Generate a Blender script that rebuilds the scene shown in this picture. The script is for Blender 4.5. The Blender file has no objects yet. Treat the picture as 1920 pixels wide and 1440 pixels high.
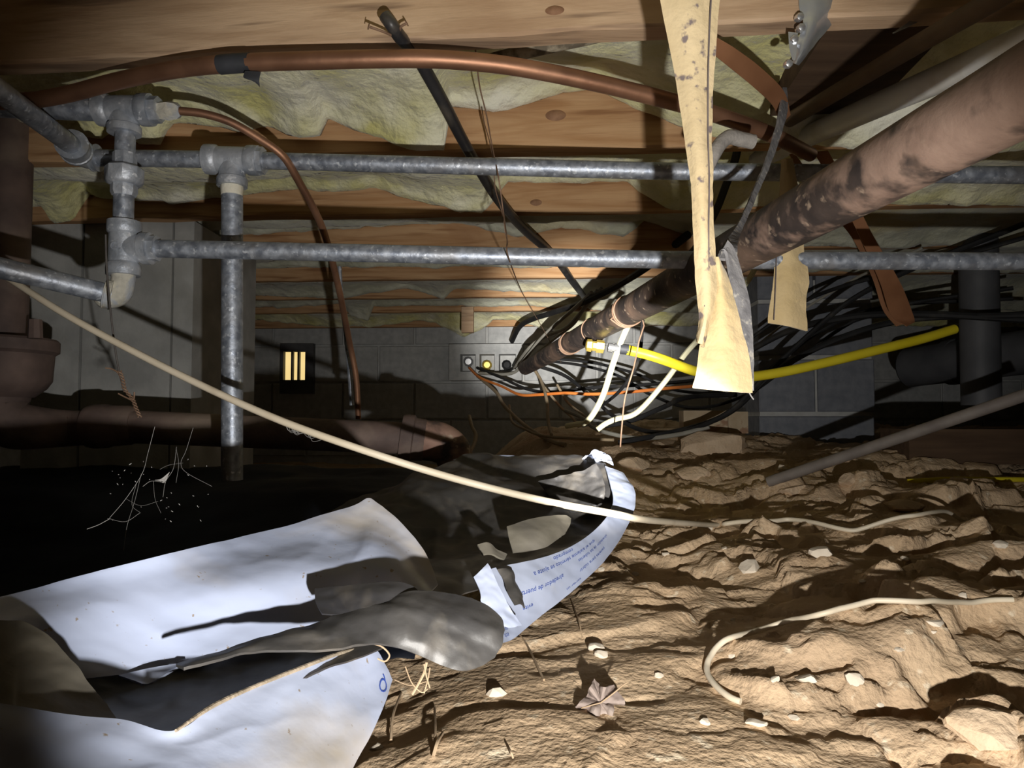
import bpy, bmesh, math, random
import numpy as np
from mathutils import Vector, Matrix

SC = bpy.context.scene
COL = SC.collection
random.seed(7)

# ------------------------------------------------------------------ camera
F_PX = 1331.0                      # focal length in pixels of the 1920 px wide frame
ZC = 0.25                          # camera height above the dug-out floor
PITCH = math.atan(60.0 / F_PX)
cam_d = bpy.data.cameras.new('camera')
cam_d.sensor_fit = 'HORIZONTAL'
cam_d.sensor_width = 36.0
cam_d.lens = 36.0 * F_PX / 1920.0
cam_d.clip_start = 0.01
cam_d.dof.use_dof = False
cam = bpy.data.objects.new('camera', cam_d)
cam.location = (0, 0, ZC)
cam.rotation_euler = (math.pi / 2 + PITCH, 0, 0)
COL.objects.link(cam)
SC.camera = cam

# ------------------------------------------------------------------ world and flashlight
world = bpy.data.worlds.new('world')
SC.world = world
world.use_nodes = True
bg = world.node_tree.nodes['Background']
bg.inputs[0].default_value = (0.35, 0.45, 0.75, 1)
bg.inputs[1].default_value = 0.02

LIGHT_POS = Vector((0.08, 0.0, ZC - 0.145))


def spot(name, watts, half_deg, blend, yaw, pitch, col):
    d = bpy.data.lights.new(name, 'SPOT')
    d.energy = watts
    d.spot_size = math.radians(2 * half_deg)
    d.spot_blend = blend
    d.shadow_soft_size = 0.006
    d.color = col
    o = bpy.data.objects.new(name, d)
    o.location = LIGHT_POS
    o.rotation_euler = (math.pi / 2 + math.radians(pitch), 0, -math.radians(yaw))
    COL.objects.link(o)
    return o


# one flashlight: wide spill, inner beam, hot centre
spot('flashlight_spill', 31.0, 41.5, 0.38, -1.5, 7.0, (1.0, 0.97, 0.92))
spot('flashlight_beam', 18.0, 25, 1.0, 1, 10, (1.0, 0.97, 0.92))
spot('flashlight_centre', 560.0, 9.5, 1.0, 3.2, 9.0, (1.0, 0.97, 0.92))

SC.cycles.max_bounces = 5
SC.cycles.diffuse_bounces = 3
SC.cycles.glossy_bounces = 2
vs = SC.view_settings
SC.display_settings.display_device = 'sRGB'
vs.view_transform = 'Standard'
vs.look = 'None'
vs.exposure = -0.08
vs.gamma = 1.0
vs.use_curve_mapping = False

# ------------------------------------------------------------------ coordinate helpers
CP, SP = math.cos(PITCH), math.sin(PITCH)


def ray(px, py):
    u = (px - 960.0) / F_PX
    v = (720.0 - py) / F_PX
    return np.array([u, CP - v * SP, SP + v * CP])


def W(px, py, Y):
    d = ray(px, py)
    k = Y / d[1]
    return np.array([d[0] * k, Y, d[2] * k + ZC])


def PW(seq):
    return [W(*p) for p in seq]


# ------------------------------------------------------------------ value noise
_tabs = {}


def vnoise(x, y, seed=0):
    if seed not in _tabs:
        _tabs[seed] = np.random.RandomState(seed + 11).rand(256, 256)
    T = _tabs[seed]
    x = np.asarray(x, float)
    y = np.asarray(y, float)
    xi = np.floor(x).astype(int)
    yi = np.floor(y).astype(int)
    fx = x - xi
    fy = y - yi
    fx = fx * fx * fx * (fx * (fx * 6 - 15) + 10)
    fy = fy * fy * fy * (fy * (fy * 6 - 15) + 10)
    a = T[xi & 255, yi & 255]
    b = T[(xi + 1) & 255, yi & 255]
    c = T[xi & 255, (yi + 1) & 255]
    d = T[(xi + 1) & 255, (yi + 1) & 255]
    return (a * (1 - fx) + b * fx) * (1 - fy) + (c * (1 - fx) + d * fx) * fy


def fbm(x, y, seed=0, octv=4, gain=0.5):
    s = 0.0
    a = 1.0
    t = 0.0
    for o in range(octv):
        s = s + a * vnoise(x * 2 ** o + 17.3 * o, y * 2 ** o + 5.1 * o, seed + o)
        t += a
        a *= gain
    return s / t


def sstep(a, b, x):
    t = np.clip((np.asarray(x, float) - a) / (b - a), 0, 1)
    return t * t * (3 - 2 * t)


# ------------------------------------------------------------------ materials
MATS = {}


def mat(name, c1, c2, scale=8.0, rough=0.7, metal=0.0, stretch=(1, 1, 1), lo=0.35, hi=0.65, detail=6.0,
        bump=0.3, bscale=60.0, bdist=0.002, c3=None, s3=3.0, lo3=0.55, hi3=0.7, c4=None, s4=90.0, lo4=0.66, hi4=0.7,
        rough2=None, spec=0.5, distort=0.0, emit=None, estr=0.0, sheen=0.0, bstretch=None, st4=None):
    m = bpy.data.materials.new(name)
    m.use_nodes = True
    nt = m.node_tree
    N, L = nt.nodes, nt.links
    b = N['Principled BSDF']
    tc = N.new('ShaderNodeTexCoord')
    mp = N.new('ShaderNodeMapping')
    mp.inputs['Scale'].default_value = stretch
    L.new(tc.outputs['Object'], mp.inputs['Vector'])

    def noise(sc, det, vec, dist=0.0):
        n = N.new('ShaderNodeTexNoise')
        n.inputs['Scale'].default_value = sc
        n.inputs['Detail'].default_value = det
        n.inputs['Distortion'].default_value = dist
        L.new(vec, n.inputs['Vector'])
        return n.outputs['Fac']

    def ramp(fac, lo_, hi_):
        r = N.new('ShaderNodeMapRange')
        r.inputs['From Min'].default_value = lo_
        r.inputs['From Max'].default_value = hi_
        L.new(fac, r.inputs['Value'])
        return r.outputs['Result']

    def mix(fac, a, bb):
        x = N.new('ShaderNodeMix')
        x.data_type = 'RGBA'
        L.new(fac, x.inputs['Factor'])
        for k, v in ((6, a), (7, bb)):
            if isinstance(v, tuple):
                x.inputs[k].default_value = (*v, 1)
            else:
                L.new(v, x.inputs[k])
        return x.outputs[2]

    f = ramp(noise(scale, detail, mp.outputs[0], distort), lo, hi)
    c = mix(f, c1, c2)
    if c3:
        f3 = ramp(noise(s3, 5, tc.outputs['Object'], 0.4), lo3, hi3)
        c = mix(f3, c, c3)
    if c4:
        v4 = tc.outputs['Object']
        if st4:
            mp4 = N.new('ShaderNodeMapping')
            mp4.inputs['Scale'].default_value = st4
            L.new(v4, mp4.inputs['Vector'])
            v4 = mp4.outputs[0]
        f4 = ramp(noise(s4, 3, v4), lo4, hi4)
        c = mix(f4, c, c4)
    L.new(c, b.inputs['Base Color'])
    b.inputs['Metallic'].default_value = metal
    if rough2 is not None:
        r = N.new('ShaderNodeMapRange')
        r.inputs['To Min'].default_value = rough
        r.inputs['To Max'].default_value = rough2
        L.new(f, r.inputs['Value'])
        L.new(r.outputs['Result'], b.inputs['Roughness'])
    else:
        b.inputs['Roughness'].default_value = rough
    b.inputs['Specular IOR Level'].default_value = spec
    if sheen:
        b.inputs['Sheen Weight'].default_value = sheen
    if emit:
        b.inputs['Emission Color'].default_value = (*emit, 1)
        b.inputs['Emission Strength'].default_value = estr
    if bump > 0:
        bn = N.new('ShaderNodeBump')
        bn.inputs['Strength'].default_value = bump
        bn.inputs['Distance'].default_value = bdist
        vec = tc.outputs['Object']
        if bstretch:
            mp2 = N.new('ShaderNodeMapping')
            mp2.inputs['Scale'].default_value = bstretch
            L.new(vec, mp2.inputs['Vector'])
            vec = mp2.outputs[0]
        L.new(noise(bscale, 5, vec), bn.inputs['Height'])
        L.new(bn.outputs['Normal'], b.inputs['Normal'])
    MATS[name] = m
    return m


M = MATS
mat('dirt', (0.56, 0.40, 0.25), (0.70, 0.52, 0.34), scale=9, rough=0.95, spec=0.1, bump=0.8, bscale=150, bdist=0.004,
    c3=(0.52, 0.37, 0.24), s3=5, lo3=0.5, hi3=0.75, c4=(0.78, 0.64, 0.46), s4=60, lo4=0.62, hi4=0.7)
mat('stone', (0.66, 0.56, 0.44), (0.80, 0.71, 0.58), scale=30, rough=0.9, spec=0.2, bump=0.6, bscale=90)
mat('clod', (0.60, 0.44, 0.29), (0.74, 0.57, 0.40), scale=20, rough=0.95, spec=0.1, bump=0.9, bscale=120, bdist=0.004)
mat('wood', (0.46, 0.255, 0.12), (0.62, 0.39, 0.21), scale=5, stretch=(0.6, 9, 9), rough=0.8, spec=0.2, bump=0.5, bscale=14,
    bstretch=(1, 14, 14), bdist=0.002, distort=0.8, c3=(0.36, 0.18, 0.085), s3=3.5, lo3=0.55, hi3=0.8, c4=(0.33, 0.17, 0.08), s4=26, lo4=0.56, hi4=0.68, st4=(0.12, 1, 2.4))
mat('wood_pale', (0.50, 0.335, 0.21), (0.66, 0.47, 0.31), scale=5, stretch=(0.6, 9, 9), rough=0.85, spec=0.2, bump=0.5,
    bscale=14, bstretch=(1, 14, 14), bdist=0.002, distort=0.8, c3=(0.40, 0.25, 0.15), s3=4, lo3=0.55, hi3=0.8, c4=(0.30, 0.20, 0.13), s4=26, lo4=0.58, hi4=0.68, st4=(0.14, 1, 2.4))
mat('wood_knot', (0.22, 0.11, 0.06), (0.36, 0.20, 0.11), scale=60, rough=0.8, bump=0.4)
mat('wood_dark', (0.075, 0.045, 0.028), (0.12, 0.075, 0.045), scale=5, stretch=(0.6, 9, 9), rough=0.85, spec=0.2, bump=0.3)
mat('insulation', (0.66, 0.62, 0.26), (0.86, 0.83, 0.56), scale=7, rough=1.0, spec=0.05, bump=1.0, bscale=34, bdist=0.014,
    c3=(0.90, 0.88, 0.74), s3=5.0, lo3=0.47, hi3=0.66, sheen=0.3)
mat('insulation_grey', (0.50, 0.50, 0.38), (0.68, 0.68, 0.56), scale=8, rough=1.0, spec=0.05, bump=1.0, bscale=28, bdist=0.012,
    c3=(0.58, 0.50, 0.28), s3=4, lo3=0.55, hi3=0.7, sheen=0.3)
mat('galvanized', (0.25, 0.28, 0.34), (0.48, 0.52, 0.59), scale=80, rough=0.42, rough2=0.55, metal=0.6, lo=0.36, hi=0.64, bump=0.35, bscale=120,
    c3=(0.34, 0.34, 0.35), s3=18, lo3=0.50, hi3=0.75, c4=(0.72, 0.76, 0.82), s4=130, lo4=0.60, hi4=0.70)
mat('galvanized_fitting', (0.32, 0.35, 0.40), (0.54, 0.57, 0.62), scale=34, rough=0.5, metal=0.45, lo=0.38, hi=0.6, bump=0.5, bscale=140,
    c3=(0.48, 0.44, 0.36), s3=14, lo3=0.6, hi3=0.75, c4=(0.74, 0.76, 0.80), s4=110, lo4=0.62, hi4=0.7)
mat('pipe_dope', (0.42, 0.40, 0.34), (0.60, 0.57, 0.48), scale=60, rough=0.7, bump=0.8, bscale=140, c3=(0.38, 0.40, 0.43), s3=30, lo3=0.45, hi3=0.55)
mat('thread_compound', (0.66, 0.60, 0.46), (0.80, 0.76, 0.64), scale=40, rough=0.8, bump=0.6, bscale=160)
mat('copper', (0.27, 0.135, 0.08), (0.42, 0.225, 0.135), scale=10, rough=0.40, rough2=0.55, metal=0.7, bump=0.12, bscale=90,
    c3=(0.20, 0.10, 0.065), s3=9, lo3=0.55, hi3=0.75)
mat('copper_band', (0.30, 0.135, 0.065), (0.42, 0.20, 0.10), scale=12, rough=0.5, metal=0.4, bump=0.15)
mat('tape', (0.020, 0.022, 0.026), (0.05, 0.052, 0.06), scale=20, rough=0.6, bump=0.3)
mat('black_iron', (0.030, 0.024, 0.024), (0.085, 0.062, 0.052), scale=22, rough=0.62, metal=0.1, bump=0.5, bscale=80,
    c3=(0.26, 0.17, 0.12), s3=9, lo3=0.5, hi3=0.68, c4=(0.40, 0.30, 0.22), s4=60, lo4=0.62, hi4=0.7)
mat('rusty_iron', (0.24, 0.135, 0.10), (0.40, 0.25, 0.19), scale=16, rough=0.75, metal=0.1, bump=0.5, bscale=70,
    c3=(0.05, 0.04, 0.042), s3=9, lo3=0.50, hi3=0.60, c4=(0.52, 0.40, 0.30), s4=45, lo4=0.62, hi4=0.72)
mat('cast_iron', (0.10, 0.07, 0.062), (0.19, 0.13, 0.11), scale=14, rough=0.75, bump=0.5, bscale=80,
    c3=(0.30, 0.23, 0.18), s3=6, lo3=0.5, hi3=0.7)
mat('black_plastic', (0.022, 0.022, 0.026), (0.045, 0.043, 0.043), scale=12, rough=0.42, bump=0.3, bscale=50,
    c3=(0.20, 0.17, 0.13), s3=10, lo3=0.52, hi3=0.75)
mat('black_dusty', (0.036, 0.035, 0.036), (0.066, 0.062, 0.058), scale=14, rough=0.48, bump=0.4, bscale=60,
    c3=(0.125, 0.112, 0.095), s3=22, lo3=0.50, hi3=0.72)
mat('dust_film', (0.13, 0.118, 0.09), (0.20, 0.18, 0.14), scale=14, rough=0.75, bump=0.4, bscale=60,
    c3=(0.10, 0.09, 0.08), s3=9, lo3=0.52, hi3=0.75)
mat('white_film', (0.37, 0.42, 0.57), (0.43, 0.475, 0.60), scale=4, rough=0.30, spec=0.5, bump=0.35, bscale=16, bdist=0.004,
    c3=(0.38, 0.32, 0.23), s3=7, lo3=0.50, hi3=0.74, c4=(0.26, 0.21, 0.16), s4=170, lo4=0.69, hi4=0.74)
mat('white_film_clean', (0.37, 0.42, 0.57), (0.43, 0.475, 0.60), scale=4, rough=0.32, spec=0.5, bump=0.2, bscale=14, bdist=0.004,
    c3=(0.56, 0.52, 0.44), s3=11, lo3=0.64, hi3=0.85)
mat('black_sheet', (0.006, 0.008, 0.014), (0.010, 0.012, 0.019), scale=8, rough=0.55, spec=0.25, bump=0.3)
mat('ink', (0.03, 0.07, 0.32), (0.045, 0.09, 0.38), scale=20, rough=0.5, bump=0)
mat('dust_edge', (0.22, 0.18, 0.13), (0.34, 0.28, 0.21), scale=60, rough=0.95, spec=0.1, bump=0.8, bscale=200)
mat('felt', (0.52, 0.39, 0.20), (0.62, 0.48, 0.27), scale=18, rough=0.95, spec=0.1, bump=0.6, bscale=160, sheen=0.2,
    c3=(0.47, 0.34, 0.17), s3=14, lo3=0.58, hi3=0.75)
mat('felt_printed', (0.54, 0.42, 0.24), (0.64, 0.51, 0.31), scale=18, rough=0.95, spec=0.1, bump=0.6, bscale=160,
    c4=(0.20, 0.16, 0.15), s4=85, lo4=0.60, hi4=0.68)
mat('felt_back', (0.15, 0.145, 0.15), (0.28, 0.27, 0.27), scale=60, rough=0.95, spec=0.1, bump=0.6, bscale=160,
    c4=(0.42, 0.39, 0.34), s4=120, lo4=0.6, hi4=0.68)
mat('seam', (0.10, 0.08, 0.08), (0.16, 0.13, 0.12), scale=40, rough=0.9, bump=0)
mat('cable_cream', (0.72, 0.62, 0.46), (0.82, 0.72, 0.56), scale=14, rough=0.5, bump=0.1, c3=(0.58, 0.47, 0.34), s3=11, lo3=0.58, hi3=0.75)
mat('cable_ivory', (0.70, 0.66, 0.42), (0.80, 0.77, 0.56), scale=14, rough=0.5, bump=0.1, c3=(0.58, 0.52, 0.34), s3=30, lo3=0.62, hi3=0.75)
mat('cable_black', (0.012, 0.012, 0.013), (0.026, 0.026, 0.027), scale=14, rough=0.65, spec=0.3, bump=0.15, c3=(0.08, 0.07, 0.055), s3=14, lo3=0.58, hi3=0.78)
mat('cable_grey', (0.30, 0.29, 0.25), (0.42, 0.40, 0.34), scale=14, rough=0.6, bump=0.15)
mat('cable_tan', (0.38, 0.29, 0.18), (0.50, 0.40, 0.27), scale=14, rough=0.7, bump=0.2)
mat('cable_orange', (0.80, 0.22, 0.04), (0.88, 0.28, 0.06), scale=14, rough=0.5, bump=0.1)
mat('gas_yellow', (0.82, 0.66, 0.02), (0.88, 0.74, 0.04), scale=14, rough=0.45, bump=0.1)
mat('brass', (0.72, 0.52, 0.10), (0.82, 0.62, 0.16), scale=14, rough=0.35, metal=0.6, bump=0.1)
mat('chrome', (0.70, 0.71, 0.73), (0.82, 0.83, 0.85), scale=14, rough=0.25, metal=0.8, bump=0)
mat('pvc_white', (0.72, 0.72, 0.70), (0.80, 0.80, 0.78), scale=10, rough=0.4, bump=0.1, c3=(0.50, 0.45, 0.34), s3=7, lo3=0.52, hi3=0.72)
mat('dusty_pipe', (0.16, 0.13, 0.09), (0.42, 0.36, 0.26), scale=60, rough=0.9, bump=0.8, bscale=120, lo=0.42, hi=0.6)
mat('brown_pipe', (0.10, 0.062, 0.035), (0.17, 0.11, 0.06), scale=14, rough=0.7, bump=0.4)
mat('foam', (0.26, 0.24, 0.22), (0.36, 0.33, 0.30), scale=80, rough=0.95, bump=0.8, bscale=160)
mat('wire_rust', (0.20, 0.115, 0.07), (0.30, 0.19, 0.125), scale=60, rough=0.7, metal=0.2, bump=0.2)
mat('wire_dark', (0.06, 0.05, 0.05), (0.10, 0.09, 0.08), scale=60, rough=0.7, bump=0.2)
mat('mortar', (0.52, 0.52, 0.50), (0.62, 0.62, 0.60), scale=30, rough=0.95, bump=0.6, bscale=120)
mat('block', (0.44, 0.45, 0.45), (0.56, 0.565, 0.56), scale=30, rough=0.95, spec=0.1, bump=0.7, bscale=130,
    c3=(0.40, 0.40, 0.39), s3=4, lo3=0.55, hi3=0.75)
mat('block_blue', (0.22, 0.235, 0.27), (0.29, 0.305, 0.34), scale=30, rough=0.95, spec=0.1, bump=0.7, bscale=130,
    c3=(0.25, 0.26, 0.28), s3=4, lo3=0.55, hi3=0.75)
mat('concrete', (0.40, 0.40, 0.39), (0.54, 0.54, 0.52), scale=12, rough=0.9, spec=0.1, bump=0.5, bscale=90,
    c3=(0.32, 0.31, 0.28), s3=4, lo3=0.5, hi3=0.7)
mat('brick_old', (0.52, 0.40, 0.26), (0.64, 0.52, 0.36), scale=20, rough=0.95, bump=0.6, c3=(0.40, 0.24, 0.15), s3=16, lo3=0.55, hi3=0.62)
mat('leaf', (0.24, 0.185, 0.16), (0.36, 0.29, 0.25), scale=20, rough=0.8, bump=0.5, bscale=50)
mat('twig', (0.36, 0.25, 0.15), (0.50, 0.37, 0.24), scale=40, rough=0.9, bump=0.3)
mat('cobweb', (0.26, 0.25, 0.24), (0.36, 0.35, 0.34), scale=40, rough=0.9, bump=0)
mat('duct', (0.07, 0.072, 0.08), (0.11, 0.112, 0.12), scale=10, rough=0.6, bump=0.2)
mat('dark_void', (0.012, 0.012, 0.013), (0.02, 0.02, 0.022), scale=10, rough=0.9, bump=0)
mat('vent_metal', (0.07, 0.07, 0.075), (0.11, 0.11, 0.115), scale=20, rough=0.7, bump=0.2)
mat('daylight', (0.8, 0.75, 0.5), (0.9, 0.85, 0.6), scale=30, rough=0.8, bump=0, emit=(1.0, 0.74, 0.30), estr=0.95)
mat('rod_grey', (0.15, 0.125, 0.11), (0.22, 0.19, 0.165), scale=20, rough=0.7, bump=0.2)
mat('zinc', (0.50, 0.53, 0.57), (0.70, 0.72, 0.76), scale=20, rough=0.35, metal=0.7, bump=0.25, bscale=60)



def mixed_iron():
    """black iron whose paint has rusted away towards the near end (along the pipe's own length)"""
    m = M['black_iron'].copy()
    m.name = 'iron_mixed'
    nt = m.node_tree
    N, L = nt.nodes, nt.links
    b = N['Principled BSDF']
    old = b.inputs['Base Color'].links[0].from_socket
    tc = N.new('ShaderNodeTexCoord')
    sp = N.new('ShaderNodeSeparateXYZ')
    L.new(tc.outputs['Object'], sp.inputs[0])
    n1 = N.new('ShaderNodeTexNoise')
    n1.inputs['Scale'].default_value = 24
    n1.inputs['Detail'].default_value = 6
    L.new(tc.outputs['Object'], n1.inputs['Vector'])
    ma = N.new('ShaderNodeMath')
    ma.operation = 'MULTIPLY_ADD'
    L.new(n1.outputs['Fac'], ma.inputs[0])
    ma.inputs[1].default_value = 1.5
    L.new(sp.outputs['Y'], ma.inputs[2])
    mr = N.new('ShaderNodeMapRange')
    mr.inputs['From Min'].default_value = 0.38
    mr.inputs['From Max'].default_value = 0.56
    mr.inputs['To Min'].default_value = 1.0
    mr.inputs['To Max'].default_value = 0.0
    L.new(ma.outputs[0], mr.inputs['Value'])
    n2 = N.new('ShaderNodeTexNoise')
    n2.inputs['Scale'].default_value = 45
    n2.inputs['Detail'].default_value = 8
    L.new(tc.outputs['Object'], n2.inputs['Vector'])
    rc = N.new('ShaderNodeMix')
    rc.data_type = 'RGBA'
    L.new(n2.outputs['Fac'], rc.inputs['Factor'])
    rc.inputs[6].default_value = (0.21, 0.135, 0.105, 1)
    rc.inputs[7].default_value = (0.38, 0.265, 0.205, 1)
    mx = N.new('ShaderNodeMix')
    mx.data_type = 'RGBA'
    L.new(mr.outputs[0], mx.inputs['Factor'])
    L.new(old, mx.inputs[6])
    L.new(rc.outputs[2], mx.inputs[7])
    L.new(mx.outputs[2], b.inputs['Base Color'])
    M['iron_mixed'] = m


mixed_iron()
# ------------------------------------------------------------------ mesh builder
def crspline(pts, n):
    P = np.array(pts, float)
    if len(P) < 3:
        t = np.linspace(0, 1, n + 1)[:, None]
        return P[0] * (1 - t) + P[-1] * t
    Q = np.vstack([2 * P[0] - P[1], P, 2 * P[-1] - P[-2]])
    out = []
    for i in range(1, len(Q) - 2):
        p0, p1, p2, p3 = Q[i - 1], Q[i], Q[i + 1], Q[i + 2]
        for k in range(n):
            t = k / n
            out.append(0.5 * (2 * p1 + (p2 - p0) * t + (2 * p0 - 5 * p1 + 4 * p2 - p3) * t * t
                              + (3 * p1 - p0 - 3 * p2 + p3) * t ** 3))
    out.append(P[-1])
    return np.array(out)


def unit(v):
    v = np.asarray(v, float)
    return v / (np.linalg.norm(v) + 1e-12)


class MB:
    def __init__(self):
        self.v = []
        self.f = []

    def add(self, verts, faces):
        o = len(self.v)
        self.v.extend([tuple(map(float, p)) for p in verts])
        self.f.extend([tuple(i + o for i in f) for f in faces])
        return self

    def sweep(self, P, R, seg=12, cap=True, squash=None):
        P = np.asarray(P, float)
        n = len(P)
        R = np.broadcast_to(np.asarray(R, float), (n,))
        T = np.gradient(P, axis=0)
        T = np.array([unit(t) for t in T])
        up = np.array([0, 0, 1.0]) if abs(T[0][2]) < 0.9 else np.array([1.0, 0, 0])
        a = unit(np.cross(T[0], up))
        V = []
        for i in range(n):
            a = unit(a - T[i] * np.dot(a, T[i]))
            b = np.cross(T[i], a)
            for k in range(seg):
                th = 2 * math.pi * k / seg
                V.append(P[i] + R[i] * (math.cos(th) * a + math.sin(th) * b))
        Fc = []
        for i in range(n - 1):
            for k in range(seg):
                k2 = (k + 1) % seg
                Fc.append((i * seg + k, i * seg + k2, (i + 1) * seg + k2, (i + 1) * seg + k))
        if cap:
            Fc.append(tuple(range(seg - 1, -1, -1)))
            Fc.append(tuple((n - 1) * seg + k for k in range(seg)))
        return self.add(V, Fc)

    def tube(self, pts, r, seg=10, n=8, cap=True):
        pts = np.asarray(pts, float)
        if np.isscalar(r):
            rr = np.full(len(pts), r)
        else:
            rr = np.asarray(r, float)
        C = crspline(np.hstack([pts, rr[:, None]]), n)
        return self.sweep(C[:, :3], C[:, 3], seg, cap)

    def turned(self, p0, p1, prof, seg=18):
        p0 = np.asarray(p0, float)
        p1 = np.asarray(p1, float)
        P = [p0 + (p1 - p0) * t for t, _ in prof]
        d = p1 - p0
        Tn = unit(d)
        up = np.array([0, 0, 1.0]) if abs(Tn[2]) < 0.9 else np.array([1.0, 0, 0])
        a = unit(np.cross(Tn, up))
        b = np.cross(Tn, a)
        V = []
        n = len(prof)
        for i in range(n):
            for k in range(seg):
                th = 2 * math.pi * (k + 0.5) / seg
                V.append(P[i] + prof[i][1] * (math.cos(th) * a + math.sin(th) * b))
        Fc = []
        for i in range(n - 1):
            for k in range(seg):
                k2 = (k + 1) % seg
                Fc.append((i * seg + k, i * seg + k2, (i + 1) * seg + k2, (i + 1) * seg + k))
        Fc.append(tuple(range(seg - 1, -1, -1)))
        Fc.append(tuple((n - 1) * seg + k for k in range(seg)))
        return self.add(V, Fc)

    def box(self, c, size, ex=(1, 0, 0), ez=(0, 0, 1)):
        ex = unit(ex)
        ez = unit(np.asarray(ez, float) - ex * np.dot(ez, ex))
        ey = np.cross(ez, ex)
        c = np.asarray(c, float)
        V = []
        for sz in (-.5, .5):
            for sy in (-.5, .5):
                for sx in (-.5, .5):
                    V.append(c + ex * sx * size[0] + ey * sy * size[1] + ez * sz * size[2])
        return self.add(V, [(0, 2, 3, 1), (4, 5, 7, 6), (0, 1, 5, 4), (2, 6, 7, 3), (0, 4, 6, 2), (1, 3, 7, 5)])

    def grid(self, G, thick=0.0):
        """G: (nu,nv,3) array; thick>0 gives the sheet a real thickness along its normals"""
        nu, nv = G.shape[:2]
        idx = np.arange(nu * nv).reshape(nu, nv)
        F1 = [(idx[i, j], idx[i + 1, j], idx[i + 1, j + 1], idx[i, j + 1]) for i in range(nu - 1) for j in range(nv - 1)]
        if thick <= 0:
            return self.add(G.reshape(-1, 3), F1)
        N = gnormals(G)
        A = (G + N * thick * 0.5).reshape(-1, 3)
        B = (G - N * thick * 0.5).reshape(-1, 3)
        o = nu * nv
        Fc = list(F1) + [tuple(i + o for i in f[::-1]) for f in F1]
        rim = [idx[i, 0] for i in range(nu)] + [idx[nu - 1, j] for j in range(1, nv)] + \
              [idx[i, nv - 1] for i in range(nu - 2, -1, -1)] + [idx[0, j] for j in range(nv - 2, 0, -1)]
        for a, b in zip(rim, rim[1:] + rim[:1]):
            Fc.append((b, a, a + o, b + o))
        return self.add(np.vstack([A, B]), Fc)

    def mesh(self, name, base, smooth=True, angle=None):
        me = bpy.data.meshes.new(name)
        vv = np.array(self.v) - np.array(base)
        me.from_pydata(vv.tolist(), [], [tuple(int(i) for i in f) for f in self.f])
        me.update()
        if smooth:
            me.polygons.foreach_set('use_smooth', [True] * len(me.polygons))
            if angle:
                bm = bmesh.new()
                bm.from_mesh(me)
                for e in bm.edges:
                    if len(e.link_faces) == 2 and e.calc_face_angle(0) > math.radians(angle):
                        e.smooth = False
                bm.to_mesh(me)
                bm.free()
        return me


def gnormals(G):
    du = np.gradient(G, axis=0)
    dv = np.gradient(G, axis=1)
    n = np.cross(du, dv)
    return n / (np.linalg.norm(n, axis=2, keepdims=True) + 1e-12)


def loft(rows, nu, nv, wr=0.0, ws=20.0, seed=0, pin=False):
    """rows of control points (px,py,Y) -> smooth grid; u across the rows, v along each row"""
    R = [crspline(PW(r), 12) for r in rows]
    t = np.linspace(0, 1, nv)
    R2 = []
    for c in R:
        s = np.linspace(0, 1, len(c))
        R2.append(np.stack([np.interp(t, s, c[:, k]) for k in range(3)], 1))
    R2 = np.array(R2)
    cols = []
    for j in range(nv):
        c = crspline(R2[:, j], 12)
        s = np.linspace(0, 1, len(c))
        tt = np.linspace(0, 1, nu)
        cols.append(np.stack([np.interp(tt, s, c[:, k]) for k in range(3)], 1))
    G = np.stack(cols, 1)
    if wr > 0:
        N = gnormals(G)
        h = fbm(G[..., 0] * ws + G[..., 2] * ws * 1.3, G[..., 1] * ws + G[..., 2] * ws * 0.7, seed, 4) - 0.5
        fine = np.abs(fbm(G[..., 0] * ws * 2.2, G[..., 2] * ws * 2.5 + G[..., 1] * ws, seed + 9, 3) - 0.5)
        h = h - 0.7 * fine
        if pin:
            e = np.minimum.outer(np.minimum(np.arange(nu), np.arange(nu)[::-1]), np.full(nv, 99)) / (nu * 0.12)
            h = h * np.clip(e, 0, 1)
        G = G + N * (h * wr)[..., None]
    return G


BASE = {}


def tag(o, label=None, cat=None, group=None, kind=None):
    if label:
        o['label'] = label
    if cat:
        o['category'] = cat
    if group:
        o['group'] = group
    if kind:
        o['kind'] = kind
    return o


def thing(name, label, cat, base, group=None):
    o = bpy.data.objects.new(name, None)
    o.empty_display_size = 0.05
    o.location = tuple(map(float, base))
    COL.objects.link(o)
    BASE[o.name] = np.array(base, float)
    return tag(o, label, cat, group)


def part(name, mb, m, parent, smooth=True, angle=40, label=None):
    b = BASE[parent.name]
    me = mb.mesh(name, b, smooth, angle)
    me.materials.append(M[m])
    o = bpy.data.objects.new(name, me)
    COL.objects.link(o)
    o.parent = parent
    BASE[o.name] = b
    if label:
        o['label'] = label
    return o


def solo(name, mb, m, label, cat, group=None, smooth=True, angle=40, kind=None, base=None):
    vv = np.array(mb.v)
    if base is None:
        base = np.array([(vv[:, 0].min() + vv[:, 0].max()) / 2, (vv[:, 1].min() + vv[:, 1].max()) / 2, vv[:, 2].min()])
    me = mb.mesh(name, base, smooth, angle)
    me.materials.append(M[m])
    o = bpy.data.objects.new(name, me)
    o.location = tuple(base)
    COL.objects.link(o)
    BASE[o.name] = np.array(base, float)
    return tag(o, label, cat, group, kind)


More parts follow.
